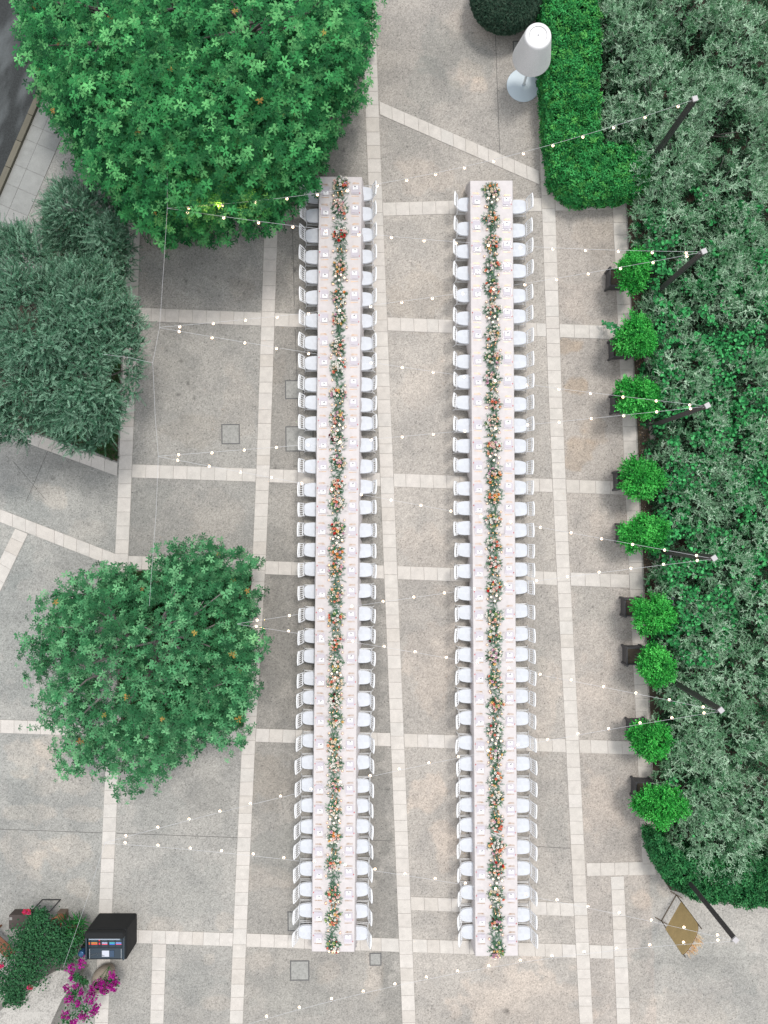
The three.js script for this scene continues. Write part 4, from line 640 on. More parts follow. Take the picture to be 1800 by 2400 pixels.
{                                                          // vine spreading through the bank
  const vl = new GB(); const ring = []; for (let i = 0; i < 9; i++) { const a = i / 9 * 6.283, r = 0.052 * (i % 3 === 0 ? 1.12 : 0.92); ring.push(V(Math.sin(a) * r, 0.012 + 0.004 * (i % 2), 0.045 + Math.cos(a) * r)); } for (let i = 0; i < 9; i++) vl.tri(V(0, 0, 0.03), ring[i], ring[(i + 1) % 9]); vl.add(tubePts([V(0, -0.1, -0.03), V(0, 0, 0.03)], 0.0022, 0.0018, 3));
  const vg = vl.geo(), pl = [], dark = []; let guard = 0;
  while (pl.length < 14000 && guard++ < 400000) {
    const x = rr(1475, 1850), y = rr(440, 2030), f = 0.4 * fbm(x / 80, y / 80, 61, 3) + 0.6 * fbm(x / 22, y / 22, 62, 2), edge = x - bankX(y) - 8; if (edge < 0 || (x > 1750 && y > 2000)) continue;
    const want = (y > 560 && y < 1560 ? 0.5 : 0.4) + (x > 1700 && y > 480 && y < 700 ? 0.12 : 0) + (x < 1560 && y < 640 && y > 490 ? 0.2 : 0) - (y > 1560 ? 0.13 : 0); if (f > want || (edge < 34 && fbm(x / 24, y / 24, 63, 2) > 0.42)) continue;
    const b = fbm(x / 60 + 9, y / 60, 8, 3), h = Math.min(0.15 + edge * 0.02, 0.72 + 0.9 * b) + (R() < 0.7 ? rr(-0.22, 0.22) : -rr(0.1, 0.7));
    pl.push({ p: P(x, y, Math.max(0.06, h)), axis: V(rr(-1, 0.9), 1, rr(-0.95, 0.95)).normalize(), s: rr(0.35, 1.05), c: mixTone([[0.022, 0.18, 0.05], [0.04, 0.28, 0.08], [0.085, 0.40, 0.13], [0.012, 0.1, 0.032]], 0.25) });
  }
  for (let i = 0; i < 130; i++) { const t = R(), x = 1470 - 48 * t + rr(-12, 12), y = 772 + 14 * Math.sin(t * 5) + rr(-9, 9) * (1 - t * 0.6); pl.push({ p: P(x, y, 1.25 - 1.1 * t * t + rr(-0.05, 0.1)), axis: V(rr(-0.8, 0.3), 1, rr(-0.6, 0.6)).normalize(), s: rr(0.35, 0.85), c: mixTone([[0.03, 0.2, 0.07], [0.06, 0.28, 0.11]]) }); }
  const o = spread('bank_vine', vg, leafy(0.45), pl, scene); tag(o, 'bright green round-leaved vine climbing through the shrub bank', 'vine', null, 'stuff');
  const under = []; const fillG = bushy(4, 0.2, 6, 0.06, 0.03);
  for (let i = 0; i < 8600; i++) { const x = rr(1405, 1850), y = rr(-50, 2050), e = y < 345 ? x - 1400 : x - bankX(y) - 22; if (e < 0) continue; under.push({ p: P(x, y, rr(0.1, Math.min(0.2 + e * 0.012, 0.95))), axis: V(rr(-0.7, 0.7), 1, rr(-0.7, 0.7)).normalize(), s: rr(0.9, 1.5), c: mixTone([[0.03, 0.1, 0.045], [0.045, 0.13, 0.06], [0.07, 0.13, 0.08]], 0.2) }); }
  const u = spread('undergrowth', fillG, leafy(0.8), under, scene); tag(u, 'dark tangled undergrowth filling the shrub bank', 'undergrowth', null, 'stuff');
}

// clipped hedges and the round bush
const tuftG = [0, 1].map(() => { const b = new GB(); for (let i = 0; i < 14; i++) b.add(leafShape(rr(0.045, 0.065), 0.034, 0.2, 0.05), M4(rr(-0.06, 0.06), rr(-0.03, 0.03), rr(-0.06, 0.06), -rr(0, 1.1), R() * 6.28, 0)); return b.geo(); });
const hedgeM = leafy(0.6);
function hedge(label, poly, top, cols, density, jitter = 0.05, seed = 1) {   // poly = footprint of the top in frame units
  const t = thing('clipped_hedge', label, 'hedge'), xs = poly.map((p) => p[0]), ys = poly.map((p) => p[1]), sets = [[], []], x0 = Math.min(...xs), x1 = Math.max(...xs), y0 = Math.min(...ys), y1 = Math.max(...ys);
  const world = poly.map(([x, y]) => P(x, y, top)), area = (x1 - x0) * (y1 - y0) * S(top) ** 2, n = area * density;
  for (let i = 0; i < n; i++) { const x = rr(x0 - 8, x1 + 8), y = rr(y0 - 8, y1 + 8); if (!inPoly(poly, x + (fbm(x / 14, y / 14, 71, 2) - 0.5) * 34, y + (fbm(x / 14, y / 14, 73, 2) - 0.5) * 34)) continue; const p = P(x, y, top); p.y = top - 0.05 + (fbm(p.x * 2 + 30, p.z * 2 + 30, seed, 3) - 0.5) * 0.42 + rr(-jitter, jitter) * 2.2; if (R() < 0.25) p.y -= rr(0.05, 0.3); sets[i % 2].push({ p, axis: V(rr(-0.6, 0.6), 1, rr(-0.6, 0.6)).normalize(), s: rr(0.8, 1.3), c: mixTone(cols, 0.25) }); }
  world.forEach((a, k) => { const b = world[(k + 1) % world.length], len = a.distanceTo(b), m = len * top * density * 0.6; for (let i = 0; i < m; i++) { const q = a.clone().lerp(b, R()), out = V(b.z - a.z, 0, -(b.x - a.x)).normalize(); q.y = rr(0.05, top); const mid = world.reduce((s, v) => s.add(v), V(0, 0, 0)).multiplyScalar(1 / world.length); if (out.dot(q.clone().sub(mid)) < 0) out.negate(); q.addScaledVector(out, rr(-0.12, 0.08)); sets[i % 2].push({ p: q, axis: out.add(V(rr(-0.4, 0.4), 0.6, rr(-0.4, 0.4))).normalize(), s: rr(0.8, 1.3), c: mixTone(cols, 0.25) }); } });
  for (let i = 0; i < n * 0.8; i++) { const x = rr(x0, x1), y = rr(y0, y1); if (!inPoly(poly, x, y)) continue; const p = P(x, y, top); p.y = rr(0.25, top - 0.2); sets[i % 2].push({ p, axis: dirRand(), s: rr(1, 1.5), c: mixTone(cols, 0.25) }); }
  sets.forEach((s, i) => spread('foliage', tuftG[i], hedgeM, s, t));
  for (let k = 0; k < 14; k++) { const x = rr(x0, x1), y = rr(y0, y1); if (inPoly(poly, x, y)) { const p = P(x, y, top); part('stem', tubePts([V(p.x, 0.01, p.z), V(p.x + rr(-0.1, 0.1), top * 0.45, p.z + rr(-0.1, 0.1)), V(p.x + rr(-0.2, 0.2), top * 0.8, p.z + rr(-0.2, 0.2))], 0.025, 0.01, 5), barkMat, t); } }
  return t;
}
const vivid = [[0.022, 0.19, 0.045], [0.035, 0.26, 0.065], [0.06, 0.34, 0.095], [0.10, 0.37, 0.08], [0.012, 0.12, 0.03]];
hedge('bright green clipped hedge running down beside the giant lamp', [[1278, -70], [1395, -70], [1404, 60], [1400, 200], [1404, 318], [1400, 345], [1296, 345], [1286, 240], [1282, 120]], 1.15, vivid, 330, 0.05, 3);
hedge('bright green hedge corner turning right above the top slab strip', [[1299, 348], [1400, 346], [1470, 338], [1520, 350], [1524, 430], [1470, 446], [1400, 448], [1352, 452], [1330, 432], [1302, 405]], 1.1, vivid, 330, 0.05, 5);
hedge('dark green rounded hedge ending the shrub bank at lower right', [[1543, 1975], [1600, 2010], [1700, 2030], [1860, 2030], [1860, 2118], [1740, 2122], [1640, 2108], [1590, 2080], [1556, 2045], [1538, 1990]], 1.25, [[0.015, 0.115, 0.035], [0.025, 0.15, 0.045], [0.04, 0.2, 0.06], [0.01, 0.08, 0.025], [0.06, 0.22, 0.08]], 340, 0.06, 7);
{
  const t = thing('round_bush', 'dark clipped round bush at the top edge', 'bush'), c = P(1187, -14, 0.85), needle = new GB(); for (let i = 0; i < 10; i++) needle.add(leafShape(rr(0.04, 0.06), 0.008, 0.2), M4(rr(-0.02, 0.02), 0, rr(-0.02, 0.02), -rr(0.6, 1.5), R() * 6.28, 0));
  const pl = []; for (let i = 0; i < 16000; i++) { const d = dirRand(-0.75); pl.push({ p: c.clone().addScaledVector(V(d.x, d.y * 0.85, d.z), i < 9000 ? rr(0.93, 1.02) : rr(0.55, 0.93)), axis: d.add(V(rr(-0.4, 0.4), rr(-0.4, 0.4), rr(-0.4, 0.4))).normalize(), s: rr(0.8, 1.3), c: mixTone([[0.045, 0.10, 0.065], [0.06, 0.125, 0.08], [0.035, 0.08, 0.05], [0.1, 0.16, 0.11]], 0.25) }); }
  spread('foliage', needle.geo(), hedgeM, pl, t); part('trunk', new THREE.CylinderGeometry(0.06, 0.07, 0.4, 8).translate(c.x, 0.2, c.z), barkMat, t);
}

// ---------------------------------------------------------------- potted shrubs
R = rng32(777);
const potMat = mat(0.05, 0.05, 0.055, { roughness: 0.6 }), potsAt = [[1449, 650, 'topmost'], [1456, 815, 'second from the top, with a trailing vine'], [1460, 944, 'third from the top'], [1467, 1126, 'fourth from the top'], [1473, 1250, 'fifth from the top'], [1485, 1424, 'sixth from the top'], [1489, 1538, 'seventh from the top, touching the sixth'], [1498, 1712, 'second lowest'], [1510, 1854, 'lowest of the row']];
const potLeaf = [0, 1].map(() => bushy(4, 0.18, 6, 0.072, 0.042));
const shrubPx = [[1486, 634], [1492, 795], [1494, 926], [1506, 1118], [1509, 1248], [1533, 1438], [1536, 1552], [1530, 1730], [1553, 1893]];
potsAt.forEach(([x, y, where], i) => {
  const g = thing('potted_shrub', `bright green shrub in dark square planter, ${where}`, 'potted plant', P(x, y, 0.5).setY(0.018), rr(-0.04, 0.04), 'potted shrubs along the bank');
  const w = 0.5, h = 0.46, tk = 0.035;
  for (const [dx, dz, ww, dd] of [[0, -1, w, tk], [0, 1, w, tk], [-1, 0, tk, w - 2 * tk], [1, 0, tk, w - 2 * tk]]) part('side_panel', boxAt(ww, h, dd, dx * (w - tk) / 2, h / 2 + 0.04, dz * (w - tk) / 2, 0.006), potMat, g);
  for (const a of [-1, 1]) for (const b of [-1, 1]) part('corner_post', merged(boxAt(0.06, h + 0.1, 0.06, a * w / 2, (h + 0.1) / 2, b * w / 2, 0.008), new THREE.SphereGeometry(0.032, 8, 6).translate(a * w / 2, h + 0.12, b * w / 2)), potMat, g);
  part('soil', boxAt(w - 2 * tk, 0.02, w - 2 * tk, 0, h - 0.02, 0), soilMat, g);
  const c = P(...shrubPx[i], 1.35).sub(g.position); c.y = 1.3; part('stem', tubePts([V(0, h - 0.05, 0), V(c.x * 0.4, 0.8, c.z * 0.4), V(c.x, 1.15, c.z)], 0.025, 0.015, 6), barkMat, g);
  const sets = [[], []], lobes = [], ex = rr(0.85, 1.2), ez = rr(0.85, 1.2); for (let k = 0; k < 10; k++) { const a = k / 9 * 6.283 + rr(-0.4, 0.4); lobes.push(k === 9 ? { p: c.clone().add(V(rr(-0.1, 0.1), 0.14, rr(-0.1, 0.1))), r: 0.3 } : { p: c.clone().add(V(Math.cos(a) * rr(0.15, 0.48) * ex, rr(-0.3, 0.14), Math.sin(a) * rr(0.15, 0.48) * ez)), r: rr(0.12, 0.28) }); }
  lobes.forEach((b) => { for (let k = 0; k < 20 + b.r * b.r * 620; k++) { const d = dirRand(-0.6), p = b.p.clone().addScaledVector(d, b.r * rr(0.5, 1.12)); sets[k % 2].push({ p, axis: d.lerp(V(rr(-0.3, 0.3), 1, rr(-0.3, 0.3)), 0.45).normalize(), s: rr(0.65, 1.05), c: mixTone([[0.03, 0.29, 0.04], [0.05, 0.42, 0.065], [0.11, 0.56, 0.11], [0.016, 0.17, 0.03]], 0.2) }); } });
  sets.forEach((s, k) => spread('foliage', potLeaf[k], hedgeM, s, g));
});
{                                                          // low retaining kerb, pipe, stones in the bank
  const km = mat(0.36, 0.34, 0.31, { map: grain });
  for (const [a, b, label] of [[[1500, 430], [1503, 500], 'short piece of concrete edging below the hedge corner'], [[1523, 965], [1529, 1055], 'piece of concrete edging by the third pole'], [[1537, 1290], [1541, 1410], 'piece of concrete edging by the fourth pole'], [[1514, 840], [1517, 870], 'stub of concrete edging below the second pole']]) { const p = P(...a), q = P(...b), d = q.clone().sub(p), m = p.clone().add(q).multiplyScalar(0.5), o = solo('edging_stone', new RoundedBoxGeometry(0.12, 0.2, d.length(), 2, 0.015), km, label, 'edging', 'concrete edging of the bank', m.setY(0.1)); o.rotation.y = Math.atan2(d.x, d.z); }
  solo('drain_pipe', tubePts([P(1571, 1300, 0.9), P(1575, 1360, 0.9), P(1578, 1425, 0.9)], 0.035, 0.035, 8), mat(0.12, 0.13, 0.15, { roughness: 0.5 }), 'dark pipe lying on the bank below the fourth pole', 'pipe');
  const st = new THREE.DodecahedronGeometry(0.09, 1); const pp = st.attributes.position; for (let i = 0; i < pp.count; i++) { const k = 0.85 + 0.3 * noise(pp.getX(i) * 20 + 5, pp.getZ(i) * 20 + pp.getY(i) * 9, 2); pp.setXYZ(i, pp.getX(i) * k, pp.getY(i) * k * 0.7, pp.getZ(i) * k); } st.computeVertexNormals();
  [[1303, 427, 'upper pale stone beside the hedge corner', 1.0], [1319, 443, 'lower pale stone beside the hedge corner', 1.15], [1496, 456, 'small pale stone in the soil strip', 0.5]].forEach(([x, y, l, s]) => { const o = solo('stone', st, mat(0.66, 0.64, 0.62, { roughness: 0.9 }), l, 'stone', 'pale stones', P(x, y).setY(0.05)); o.scale.setScalar(s); o.rotation.y = x; });
  const chip = new THREE.TetrahedronGeometry(0.016, 0), cp = []; for (let i = 0; i < 2600; i++) { const y = rr(450, 1480), x = bankX(y) + rr(3, 45); cp.push({ p: P(x, y).setY(0.014), axis: dirRand(), s: rr(0.5, 1.6), c: mixTone([[0.2, 0.15, 0.1], [0.12, 0.09, 0.06], [0.4, 0.35, 0.3], [0.3, 0.18, 0.08]]) }); }
  tag(spread('bark_mulch', chip, mat(1, 1, 1, { roughness: 1 }), cp, scene), 'bark chips and leaf litter along the bank edge', 'mulch', null, 'stuff');
}

// ---------------------------------------------------------------- giant lamp
{
  const g = thing('giant_floor_lamp', 'giant white floor lamp with cone shade beside the clipped hedge', 'lamp', P(1227, 200).setY(0.002), 0);
  const steel = mat(0.52, 0.60, 0.66, { roughness: 0.45 }), shadeM = new THREE.MeshPhysicalMaterial({ color: lin(0.80, 0.79, 0.80), roughness: 0.7, side: THREE.DoubleSide, map: linen });
  part('base', lathe([[0.001, 0], [0.485, 0], [0.49, 0.006], [0.488, 0.02], [0.47, 0.026], [0.001, 0.03]], 56), steel, g); part('collar', lathe([[0.05, 0.03], [0.05, 0.06], [0.036, 0.068], [0.034, 0.03]], 20), steel, g);
  part('stand', new THREE.CylinderGeometry(0.032, 0.032, 1.75, 16).translate(0, 0.03 + 0.875, 0), mat(0.72, 0.74, 0.76, { roughness: 0.4 }), g);
  const s = part('shade', lathe([[0.52, 1.42], [0.525, 1.43], [0.36, 2.4], [0.345, 2.46], [0.315, 2.49], [0.232, 2.5]], 64), shadeM, g); const d = part('top_disc', lathe([[0.001, 2.494], [0.222, 2.494], [0.226, 2.488]], 40), shadeM, s); part('finial', new THREE.SphereGeometry(0.017, 10, 8).translate(0, 2.5, 0), mat(0.3, 0.3, 0.32), s); void d;
}

// ---------------------------------------------------------------- welcome board
{
  const a = P(1550, 2158), b = P(1585, 2097), dx = b.clone().sub(a), W = dx.length(), g = thing('welcome_board', 'tan arched board on a thin metal frame with dried flowers', 'board', a.clone().lerp(b, 0.5), -Math.atan2(dx.z, dx.x));
  const fm = mat(0.13, 0.1, 0.07, { metalness: 0.6, roughness: 0.45 }), hw = W / 2, tall = 2.0;
  part('upright', boxAt(0.022, tall, 0.022, -hw, tall / 2, 0), fm, g); part('upright', boxAt(0.022, tall, 0.022, hw, tall / 2, 0), fm, g); part('foot_bar', boxAt(W, 0.02, 0.022, 0, 0.012, 0), fm, g); part('cross_bar', boxAt(W, 0.02, 0.02, 0, 0.55, 0), fm, g);
  for (const s of [-1, 1]) part('foot', boxAt(0.025, 0.015, 0.4, s * hw, 0.01, 0), fm, g);
  const sh = new THREE.Shape(), pw = W / 2 + 0.012; sh.moveTo(-pw, 0.5); sh.lineTo(pw, 0.5); sh.lineTo(pw, 1.72); sh.quadraticCurveTo(pw * 0.95, 1.96, 0.1, 2.0); sh.quadraticCurveTo(-pw * 0.8, 2.02, -pw, 1.86); sh.lineTo(-pw, 0.5);
  const pg = new THREE.ExtrudeGeometry(sh, { depth: 0.02, bevelEnabled: true, bevelSize: 0.004, bevelThickness: 0.004, bevelSegments: 1, curveSegments: 14 });
  const front = V(0, 0, 1); void front; pg.translate(0, 0, -0.04); part('panel', pg, mat(0.60, 0.44, 0.2, { roughness: 0.8, map: grain }), g);
  const edge = []; sh.getPoints(14).forEach((p) => edge.push(V(p.x, p.y, -0.03))); part('edge_trim', tubePts(edge, 0.012, 0.012, 5), mat(0.1, 0.05, 0.025), g);
  const pl = []; const f = thing('dried_flowers', 'peach and cream dried flowers behind the tan board', 'flowers', g.position, g.rotation.y);
  const plume = new GB(); for (let i = 0; i < 26; i++) plume.add(leafShape(0.05, 0.012, 0.2), M4(rr(-0.02, 0.02), i * 0.01, rr(-0.02, 0.02), -rr(0.3, 1.2), R() * 6.28, 0));
  for (let i = 0; i < 90; i++) { const x = rr(-hw * 0.9, hw * 0.5), y = 1.72 + rr(0, 0.24) - Math.abs(x) * 0.2; pl.push({ p: V(x, y, 0.03 + R() * 0.1), axis: V(rr(-0.6, 0.6), 0.6, 0.9).normalize(), s: rr(0.35, 0.7), c: mixTone([[0.72, 0.5, 0.25], [0.78, 0.62, 0.4], [0.75, 0.36, 0.1], [0.7, 0.6, 0.4]]) }); }
  spread('plumes', plume.geo(), leafMat, pl, f); part('stems', merged(...[-0.1, 0, 0.12].map((x) => tubePts([V(x, 0.6, 0.03), V(x, 1.75, 0.06)], 0.006, 0.004, 5))), mat(0.3, 0.22, 0.1), f);
}

// ---------------------------------------------------------------- mixing desk corner at the lower left
{
  R = rng32(888);
  const c = P(246, 2217, 1.02), w = 1.04, d = 0.78, g = thing('mixing_desk', 'black covered sound mixing desk with coloured meter strips', 'mixing desk', c.clone().setY(0), 0.0), black = mat(0.005, 0.006, 0.007, { roughness: 0.85 }), navy = mat(0.02, 0.035, 0.05, { roughness: 0.4 });
  part('case', new RoundedBoxGeometry(w + 0.08, 0.94, d + 0.1, 4, 0.06).translate(0.02, 0.47, 0), black, g);
  const hood = part('hood', new RoundedBoxGeometry(w + 0.06, 0.2, 0.2, 4, 0.07).translate(0.01, 1.03, -d / 2 + 0.06), black, g); part('light_bar', boxAt(0.86, 0.014, 0.03, 0.01, 1.1, -d / 2 + 0.165, 0.004), mat(0.35, 0.4, 0.46, { roughness: 0.3, metalness: 0.5 }), hood);
  for (const s of [-1, 1]) part('cheek', boxAt(0.045, 0.12, d - 0.12, s * (w / 2 - 0.005), 0.985, 0.06, 0.01), navy, g);
  const cv = document.createElement('canvas'); cv.width = 512; cv.height = 170; const x = cv.getContext('2d'); x.fillStyle = '#0b161d'; x.fillRect(0, 0, 512, 170);
  for (const [x0, x1, hues] of [[6, 30, ['#e8842c', '#c03a2c']], [44, 140, ['#ef9a3a', '#cf4a34']], [204, 290, ['#bfc6e8', '#d8506a']], [316, 400, ['#46c8d8', '#3a64c0']], [412, 500, ['#8aa4f0', '#c0507a']]]) { x.fillStyle = '#16252d'; x.fillRect(x0, 8, x1 - x0, 150); hues.forEach((h, k) => { x.fillStyle = h; x.fillRect(x0 + 2, 82 + k * 22, x1 - x0 - 4, 11); }); x.fillStyle = '#5d6f78'; for (let q = x0 + 5; q < x1 - 4; q += 7) { x.fillRect(q, 26, 4, 5 + 6 * hash(q, 3, 1)); x.fillRect(q, 48, 3, 10); } }
  x.fillStyle = '#c22440'; x.fillRect(158, 28, 22, 26); x.fillRect(158, 84, 22, 30);
  const t = new THREE.CanvasTexture(cv); t.colorSpace = THREE.SRGBColorSpace;
  const sc = part('meter_display', (() => { const q = new THREE.PlaneGeometry(0.95, 0.31); q.rotateX(-Math.PI / 2 + 0.12); q.translate(0, 1.0, -0.075); return q; })(), new THREE.MeshStandardMaterial({ map: t, emissiveMap: t, emissive: lin(1, 1, 1), emissiveIntensity: 0.35, roughness: 0.35 }), g); void sc;
  part('fader_bank', boxAt(0.95, 0.03, 0.29, 0, 0.955, 0.235, 0.008), navy, g);
  for (let i = 0; i < 12; i++) part('fader', boxAt(0.016, 0.012, 0.028, -0.43 + i * 0.035, 0.977, 0.2 + 0.1 * hash(i, 2, 2), 0.003), mat(0.08, 0.09, 0.1), g);
  for (const s of [-1, 1]) part('side_rail', boxAt(0.012, 0.02, 0.27, s * 0.44, 0.975, 0.235), mat(0.45, 0.48, 0.5, { metalness: 0.6, roughness: 0.4 }), g);
  solo('paper_sheet', boxAt(0.2, 0.002, 0.17, 0, 0, 0), mat(0.5, 0.53, 0.6), 'pale sheet of paper lying on the mixing desk', 'paper', undefined, c.clone().add(V(0.0, -0.047, 0.24)));
  solo('control_tablet', merged(boxAt(0.12, 0.012, 0.18, 0, 0, 0, 0.004)), mat(0.03, 0.06, 0.11, { roughness: 0.2 }), 'small dark control unit beside the paper on the mixing desk', 'controller', undefined, c.clone().add(V(0.18, -0.043, 0.24)));
  const can = thing('blue_canister', 'blue drink can at the left corner of the mixing desk', 'can', P(193, 2233, 0.85).setY(0)); part('stool', new THREE.CylinderGeometry(0.13, 0.13, 0.74, 14).translate(0, 0.37, 0), black, can); part('body', lathe([[0.001, 0.74], [0.09, 0.74], [0.095, 0.76], [0.095, 0.92], [0.06, 0.95], [0.001, 0.95]], 18), mat(0.03, 0.09, 0.2, { roughness: 0.3, metalness: 0.3 }), can);

  // plaster wall
  const pm = mat(0.46, 0.44, 0.41, { map: earthGrain, roughness: 0.95 });
  const foot = [[206, 2262], [172, 2300], [150, 2355], [138, 2460], [-70, 2460], [-70, 2400], [10, 2350], [90, 2280], [160, 2246]].map(([px, py]) => P(px, py));
  const wg = new THREE.ExtrudeGeometry(new THREE.Shape(foot.map((p) => new THREE.Vector2(p.x, -p.z))), { depth: 1.1, bevelEnabled: true, bevelSize: 0.03, bevelThickness: 0.03, bevelSegments: 2 }); wg.rotateX(-Math.PI / 2); wg.translate(0, -0.03, 0);
  const q = wg.attributes.position; for (let i = 0; i < q.count; i++) if (q.getY(i) > 0.5) { const far = clamp((q.getZ(i) - P(0, 2255).z) / 2.2); q.setY(i, q.getY(i) - 0.45 + 0.9 * far); } wg.computeVertexNormals();
  const uvw = wg.attributes.uv; for (let i = 0; i < uvw.count; i++) uvw.setXY(i, q.getX(i) * 0.35 + q.getY(i) * 0.3, q.getZ(i) * 0.35 + q.getY(i) * 0.2);
  solo('plaster_wall', wg, pm, 'pale rough plaster wall sloping into the lower left corner', 'wall');

  // jar with magenta flowers
  const jb = P(258, 2268), jar = thing('clay_jar', 'pale clay amphora jar standing below the mixing desk', 'jar', jb.clone().setY(0.002), 0);
  part('body', lathe([[0.001, 0], [0.13, 0], [0.16, 0.05], [0.27, 0.32], [0.31, 0.52], [0.28, 0.72], [0.19, 0.86], [0.15, 0.91], [0.17, 0.96], [0.19, 0.98], [0.175, 0.985], [0.13, 0.92]], 36), mat(0.44, 0.37, 0.30, { roughness: 0.9, map: grain }), jar);
  const flor = (() => { const b = new GB(); for (let i = 0; i < 9; i++) { const d = dirRand(-0.1); b.add(leafShape(0.034, 0.03, 0.35), new THREE.Matrix4().makeTranslation(d.x * 0.03, d.y * 0.03, d.z * 0.03).multiply(M4(0, 0, 0, -rr(0.2, 1.3), R() * 6.28, 0))); } return b.geo(); })();
  const gl = leafShape(0.055, 0.045, 0.2, 0.1).geo();
  function bloomPlant(name, label, cat, heads, leaves, root, cols) {
    const p = thing(name, label, cat); const lf = [];
    for (let i = 0; i < leaves.n; i++) { const q2 = leaves.at[R() * leaves.at.length | 0]; lf.push({ p: P(q2[0] + (R() + R() + R() - 1.5) * q2[3], q2[1] + (R() + R() + R() - 1.5) * q2[3], q2[2] + rr(-0.3, 0.12)), axis: V(rr(-0.7, 0.7), 1, rr(-0.7, 0.7)).normalize(), s: rr(0.7, 1.3), c: mixTone(leaves.cols ?? [[0.02, 0.09, 0.03], [0.03, 0.13, 0.045], [0.05, 0.16, 0.06]]) }); }
    spread('leaves', gl, hedgeM, lf, p);
    heads.forEach(([hx, hy, hh, r]) => {
      const hd = P(hx, hy, hh), pts = []; const sx = rr(0.6, 1.15), sz = rr(0.6, 1.2); for (let i = 0; i < 5 + r * 2.6; i++) { const d = dirRand(-0.5); pts.push({ p: d.clone().multiply(V(sx, 1, sz)).multiplyScalar(r * S(hh) * rr(0.3, 1.25) * 0.9), axis: d, s: rr(0.6, 1.1), c: mixTone(cols, 0.2) }); }
      const im = spread('bloom', flor, leafMat, pts, p); im.position.copy(hd);
      part('stalk', tubePts([P(...root), P(...root).lerp(hd, 0.5).add(V(rr(-0.08, 0.08), 0.08, rr(-0.08, 0.08))), hd], 0.007, 0.004, 4), mat(0.05, 0.12, 0.04), p);
    });
  }
  const mag = [[0.30, 0.008, 0.2], [0.4, 0.012, 0.27], [0.2, 0.006, 0.11], [0.46, 0.03, 0.32]];
  bloomPlant('flowering_jar_plant', 'magenta flowers spilling from the clay jar', 'flowers', [[238, 2303, 1.15, 11], [262, 2285, 1.15, 8], [272, 2300, 1.1, 8], [258, 2308, 1.1, 9], [244, 2322, 1.1, 8], [266, 2318, 1.05, 6], [218, 2318, 1.15, 12]], { n: 240, at: [[250, 2305, 1.02, 20], [240, 2315, 1.02, 14], [262, 2300, 1.0, 14]] }, [256, 2264, 0.9], mag);
  bloomPlant('magenta_geranium', 'tall magenta geranium in front of the plaster wall', 'flowers', [[194, 2256, 1.5, 11], [168, 2270, 1.5, 11], [167, 2293, 1.4, 6], [158, 2315, 1.4, 8], [175, 2308, 1.35, 6], [162, 2343, 1.4, 12], [190, 2325, 1.3, 7], [213, 2340, 1.35, 12], [226, 2360, 1.3, 11], [155, 2378, 1.4, 10], [195, 2384, 1.35, 12], [220, 2372, 1.3, 8], [182, 2352, 1.3, 6], [172, 2395, 1.3, 8]], { n: 620, at: [[185, 2350, 1.15, 26], [170, 2330, 1.15, 16], [200, 2375, 1.15, 26], [160, 2390, 1.1, 20], [198, 2300, 0.8, 9], [178, 2290, 1.2, 9]] }, [190, 2300, 0.1], mag);
  bloomPlant('climbing_shrub', 'dark leafy shrub with red flowers in the lower left corner', 'shrub', [[58, 2137, 1.15, 3], [66, 2137, 1.15, 3], [3, 2262, 1.4, 4], [70, 2313, 1.2, 3]], { n: 9500, at: [[60, 2200, 1.0, 34], [100, 2180, 1.0, 40], [90, 2230, 1.05, 44], [130, 2215, 0.95, 44], [160, 2200, 0.8, 28], [40, 2260, 1.2, 44], [70, 2280, 1.15, 36], [20, 2310, 1.2, 36], [90, 2150, 0.9, 20], [150, 2235, 0.85, 26], [35, 2340, 1.0, 24]], cols: [[0.02, 0.085, 0.035], [0.03, 0.115, 0.045], [0.045, 0.15, 0.06], [0.015, 0.06, 0.025]] }, [90, 2200, 0.05], [[0.55, 0.03, 0.1], [0.6, 0.05, 0.2], [0.5, 0.04, 0.04]]);
  {
    const fern = thing('fern_plant', 'bright green strap-leaved plant beside the mixing desk', 'plant'), bl = leafShape(0.42, 0.035, 0.2, 0.35).geo(), pl = []; for (let i = 0; i < 150; i++) { const p = P(172 + rr(-28, 26), 2180 + rr(-26, 34), rr(0.55, 0.9)); pl.push({ p, axis: V(rr(-0.6, 0.6), 1, rr(-0.6, 0.6)).normalize(), s: rr(0.5, 0.9), c: mixTone([[0.035, 0.17, 0.045], [0.05, 0.22, 0.06], [0.02, 0.12, 0.035]]) }); }
    spread('leaves', bl, hedgeM, pl, fern); part('pot', lathe([[0.001, 0], [0.16, 0], [0.22, 0.4], [0.24, 0.4], [0.24, 0.45], [0.2, 0.45], [0.19, 0.38], [0.001, 0.38]], 20).translate(P(172, 2180).x, 0, P(172, 2180).z), mat(0.33, 0.14, 0.075), fern);
  }
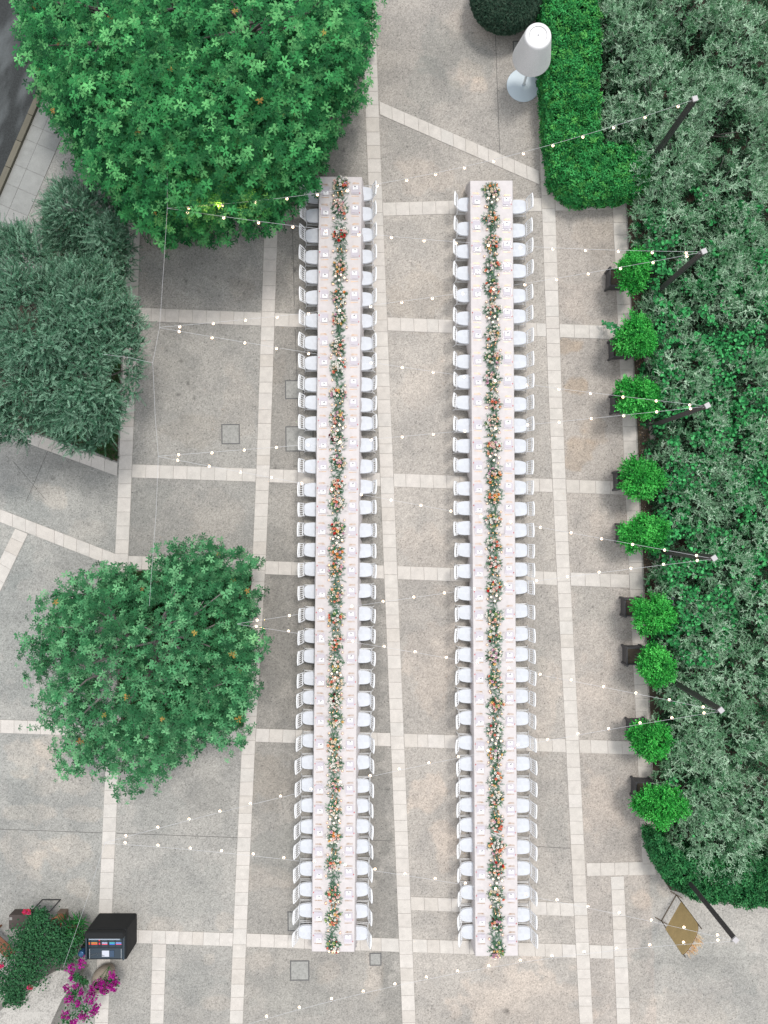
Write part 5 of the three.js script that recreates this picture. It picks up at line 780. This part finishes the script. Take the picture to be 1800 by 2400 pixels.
  const pot = thing('terracotta_pot', 'terracotta pot half hidden by the leafy shrub', 'pot', P(131, 2163, 0.6).setY(0.25)); part('body', lathe([[0.001, 0], [0.1, 0], [0.15, 0.32], [0.17, 0.32], [0.17, 0.38], [0.14, 0.38], [0.13, 0.3], [0.001, 0.3]], 24), mat(0.40, 0.17, 0.085, { roughness: 0.9 }), pot); part('soil', new THREE.CylinderGeometry(0.13, 0.13, 0.02, 18).translate(0, 0.32, 0), soilMat, pot); part('stand', boxAt(0.24, 0.249, 0.24, 0, -0.1255, 0, 0.01), mat(0.16, 0.12, 0.09), pot);
  const fr = thing('trolley_frame', 'black metal loop frame standing behind the leafy shrub', 'frame', P(121, 2108)); part('loop', merged(...[[[-0.26, 0.014, 0], [-0.26, 0.75, 0]], [[-0.26, 0.75, 0], [0.26, 0.75, 0]], [[0.26, 0.75, 0], [0.26, 0.014, 0]]].map(([a, b]) => tubePts([V(...a), V(...b)], 0.016, 0.016, 8))), mat(0.02, 0.02, 0.022), fr); part('foot_bar', tubePts([V(-0.26, 0.016, 0), V(0.26, 0.016, 0)], 0.016, 0.016, 8), mat(0.02, 0.02, 0.022), fr);
  const bx = thing('speaker_box', 'dark brown equipment box in the lower left shade', 'box', P(45, 2162, 0.4).setY(0)); part('body', boxAt(0.62, 0.38, 0.4, 0, 0.19, 0, 0.02), mat(0.06, 0.045, 0.04, { roughness: 0.7 }), bx); part('badge', boxAt(0.08, 0.006, 0.08, -0.25, 0.382, -0.1), mat(0.25, 0.24, 0.23), bx);
  const ch = thing('wooden_bench', 'reddish brown wooden bench cut off by the left edge', 'bench', P(2, 2215, 0.45).setY(0), -0.75); for (let i = 0; i < 3; i++) part('seat_slat', boxAt(0.9, 0.025, 0.1, 0, 0.45, i * 0.12 - 0.12, 0.005), mat(0.16, 0.055, 0.02, { roughness: 0.5 }), ch); for (const a of [-1, 1]) for (const b of [-1, 1]) part('leg', boxAt(0.05, 0.435, 0.05, a * 0.38, 0.2175, b * 0.11, 0.005), mat(0.16, 0.055, 0.02), ch);
}
renderer.render(scene, camera);
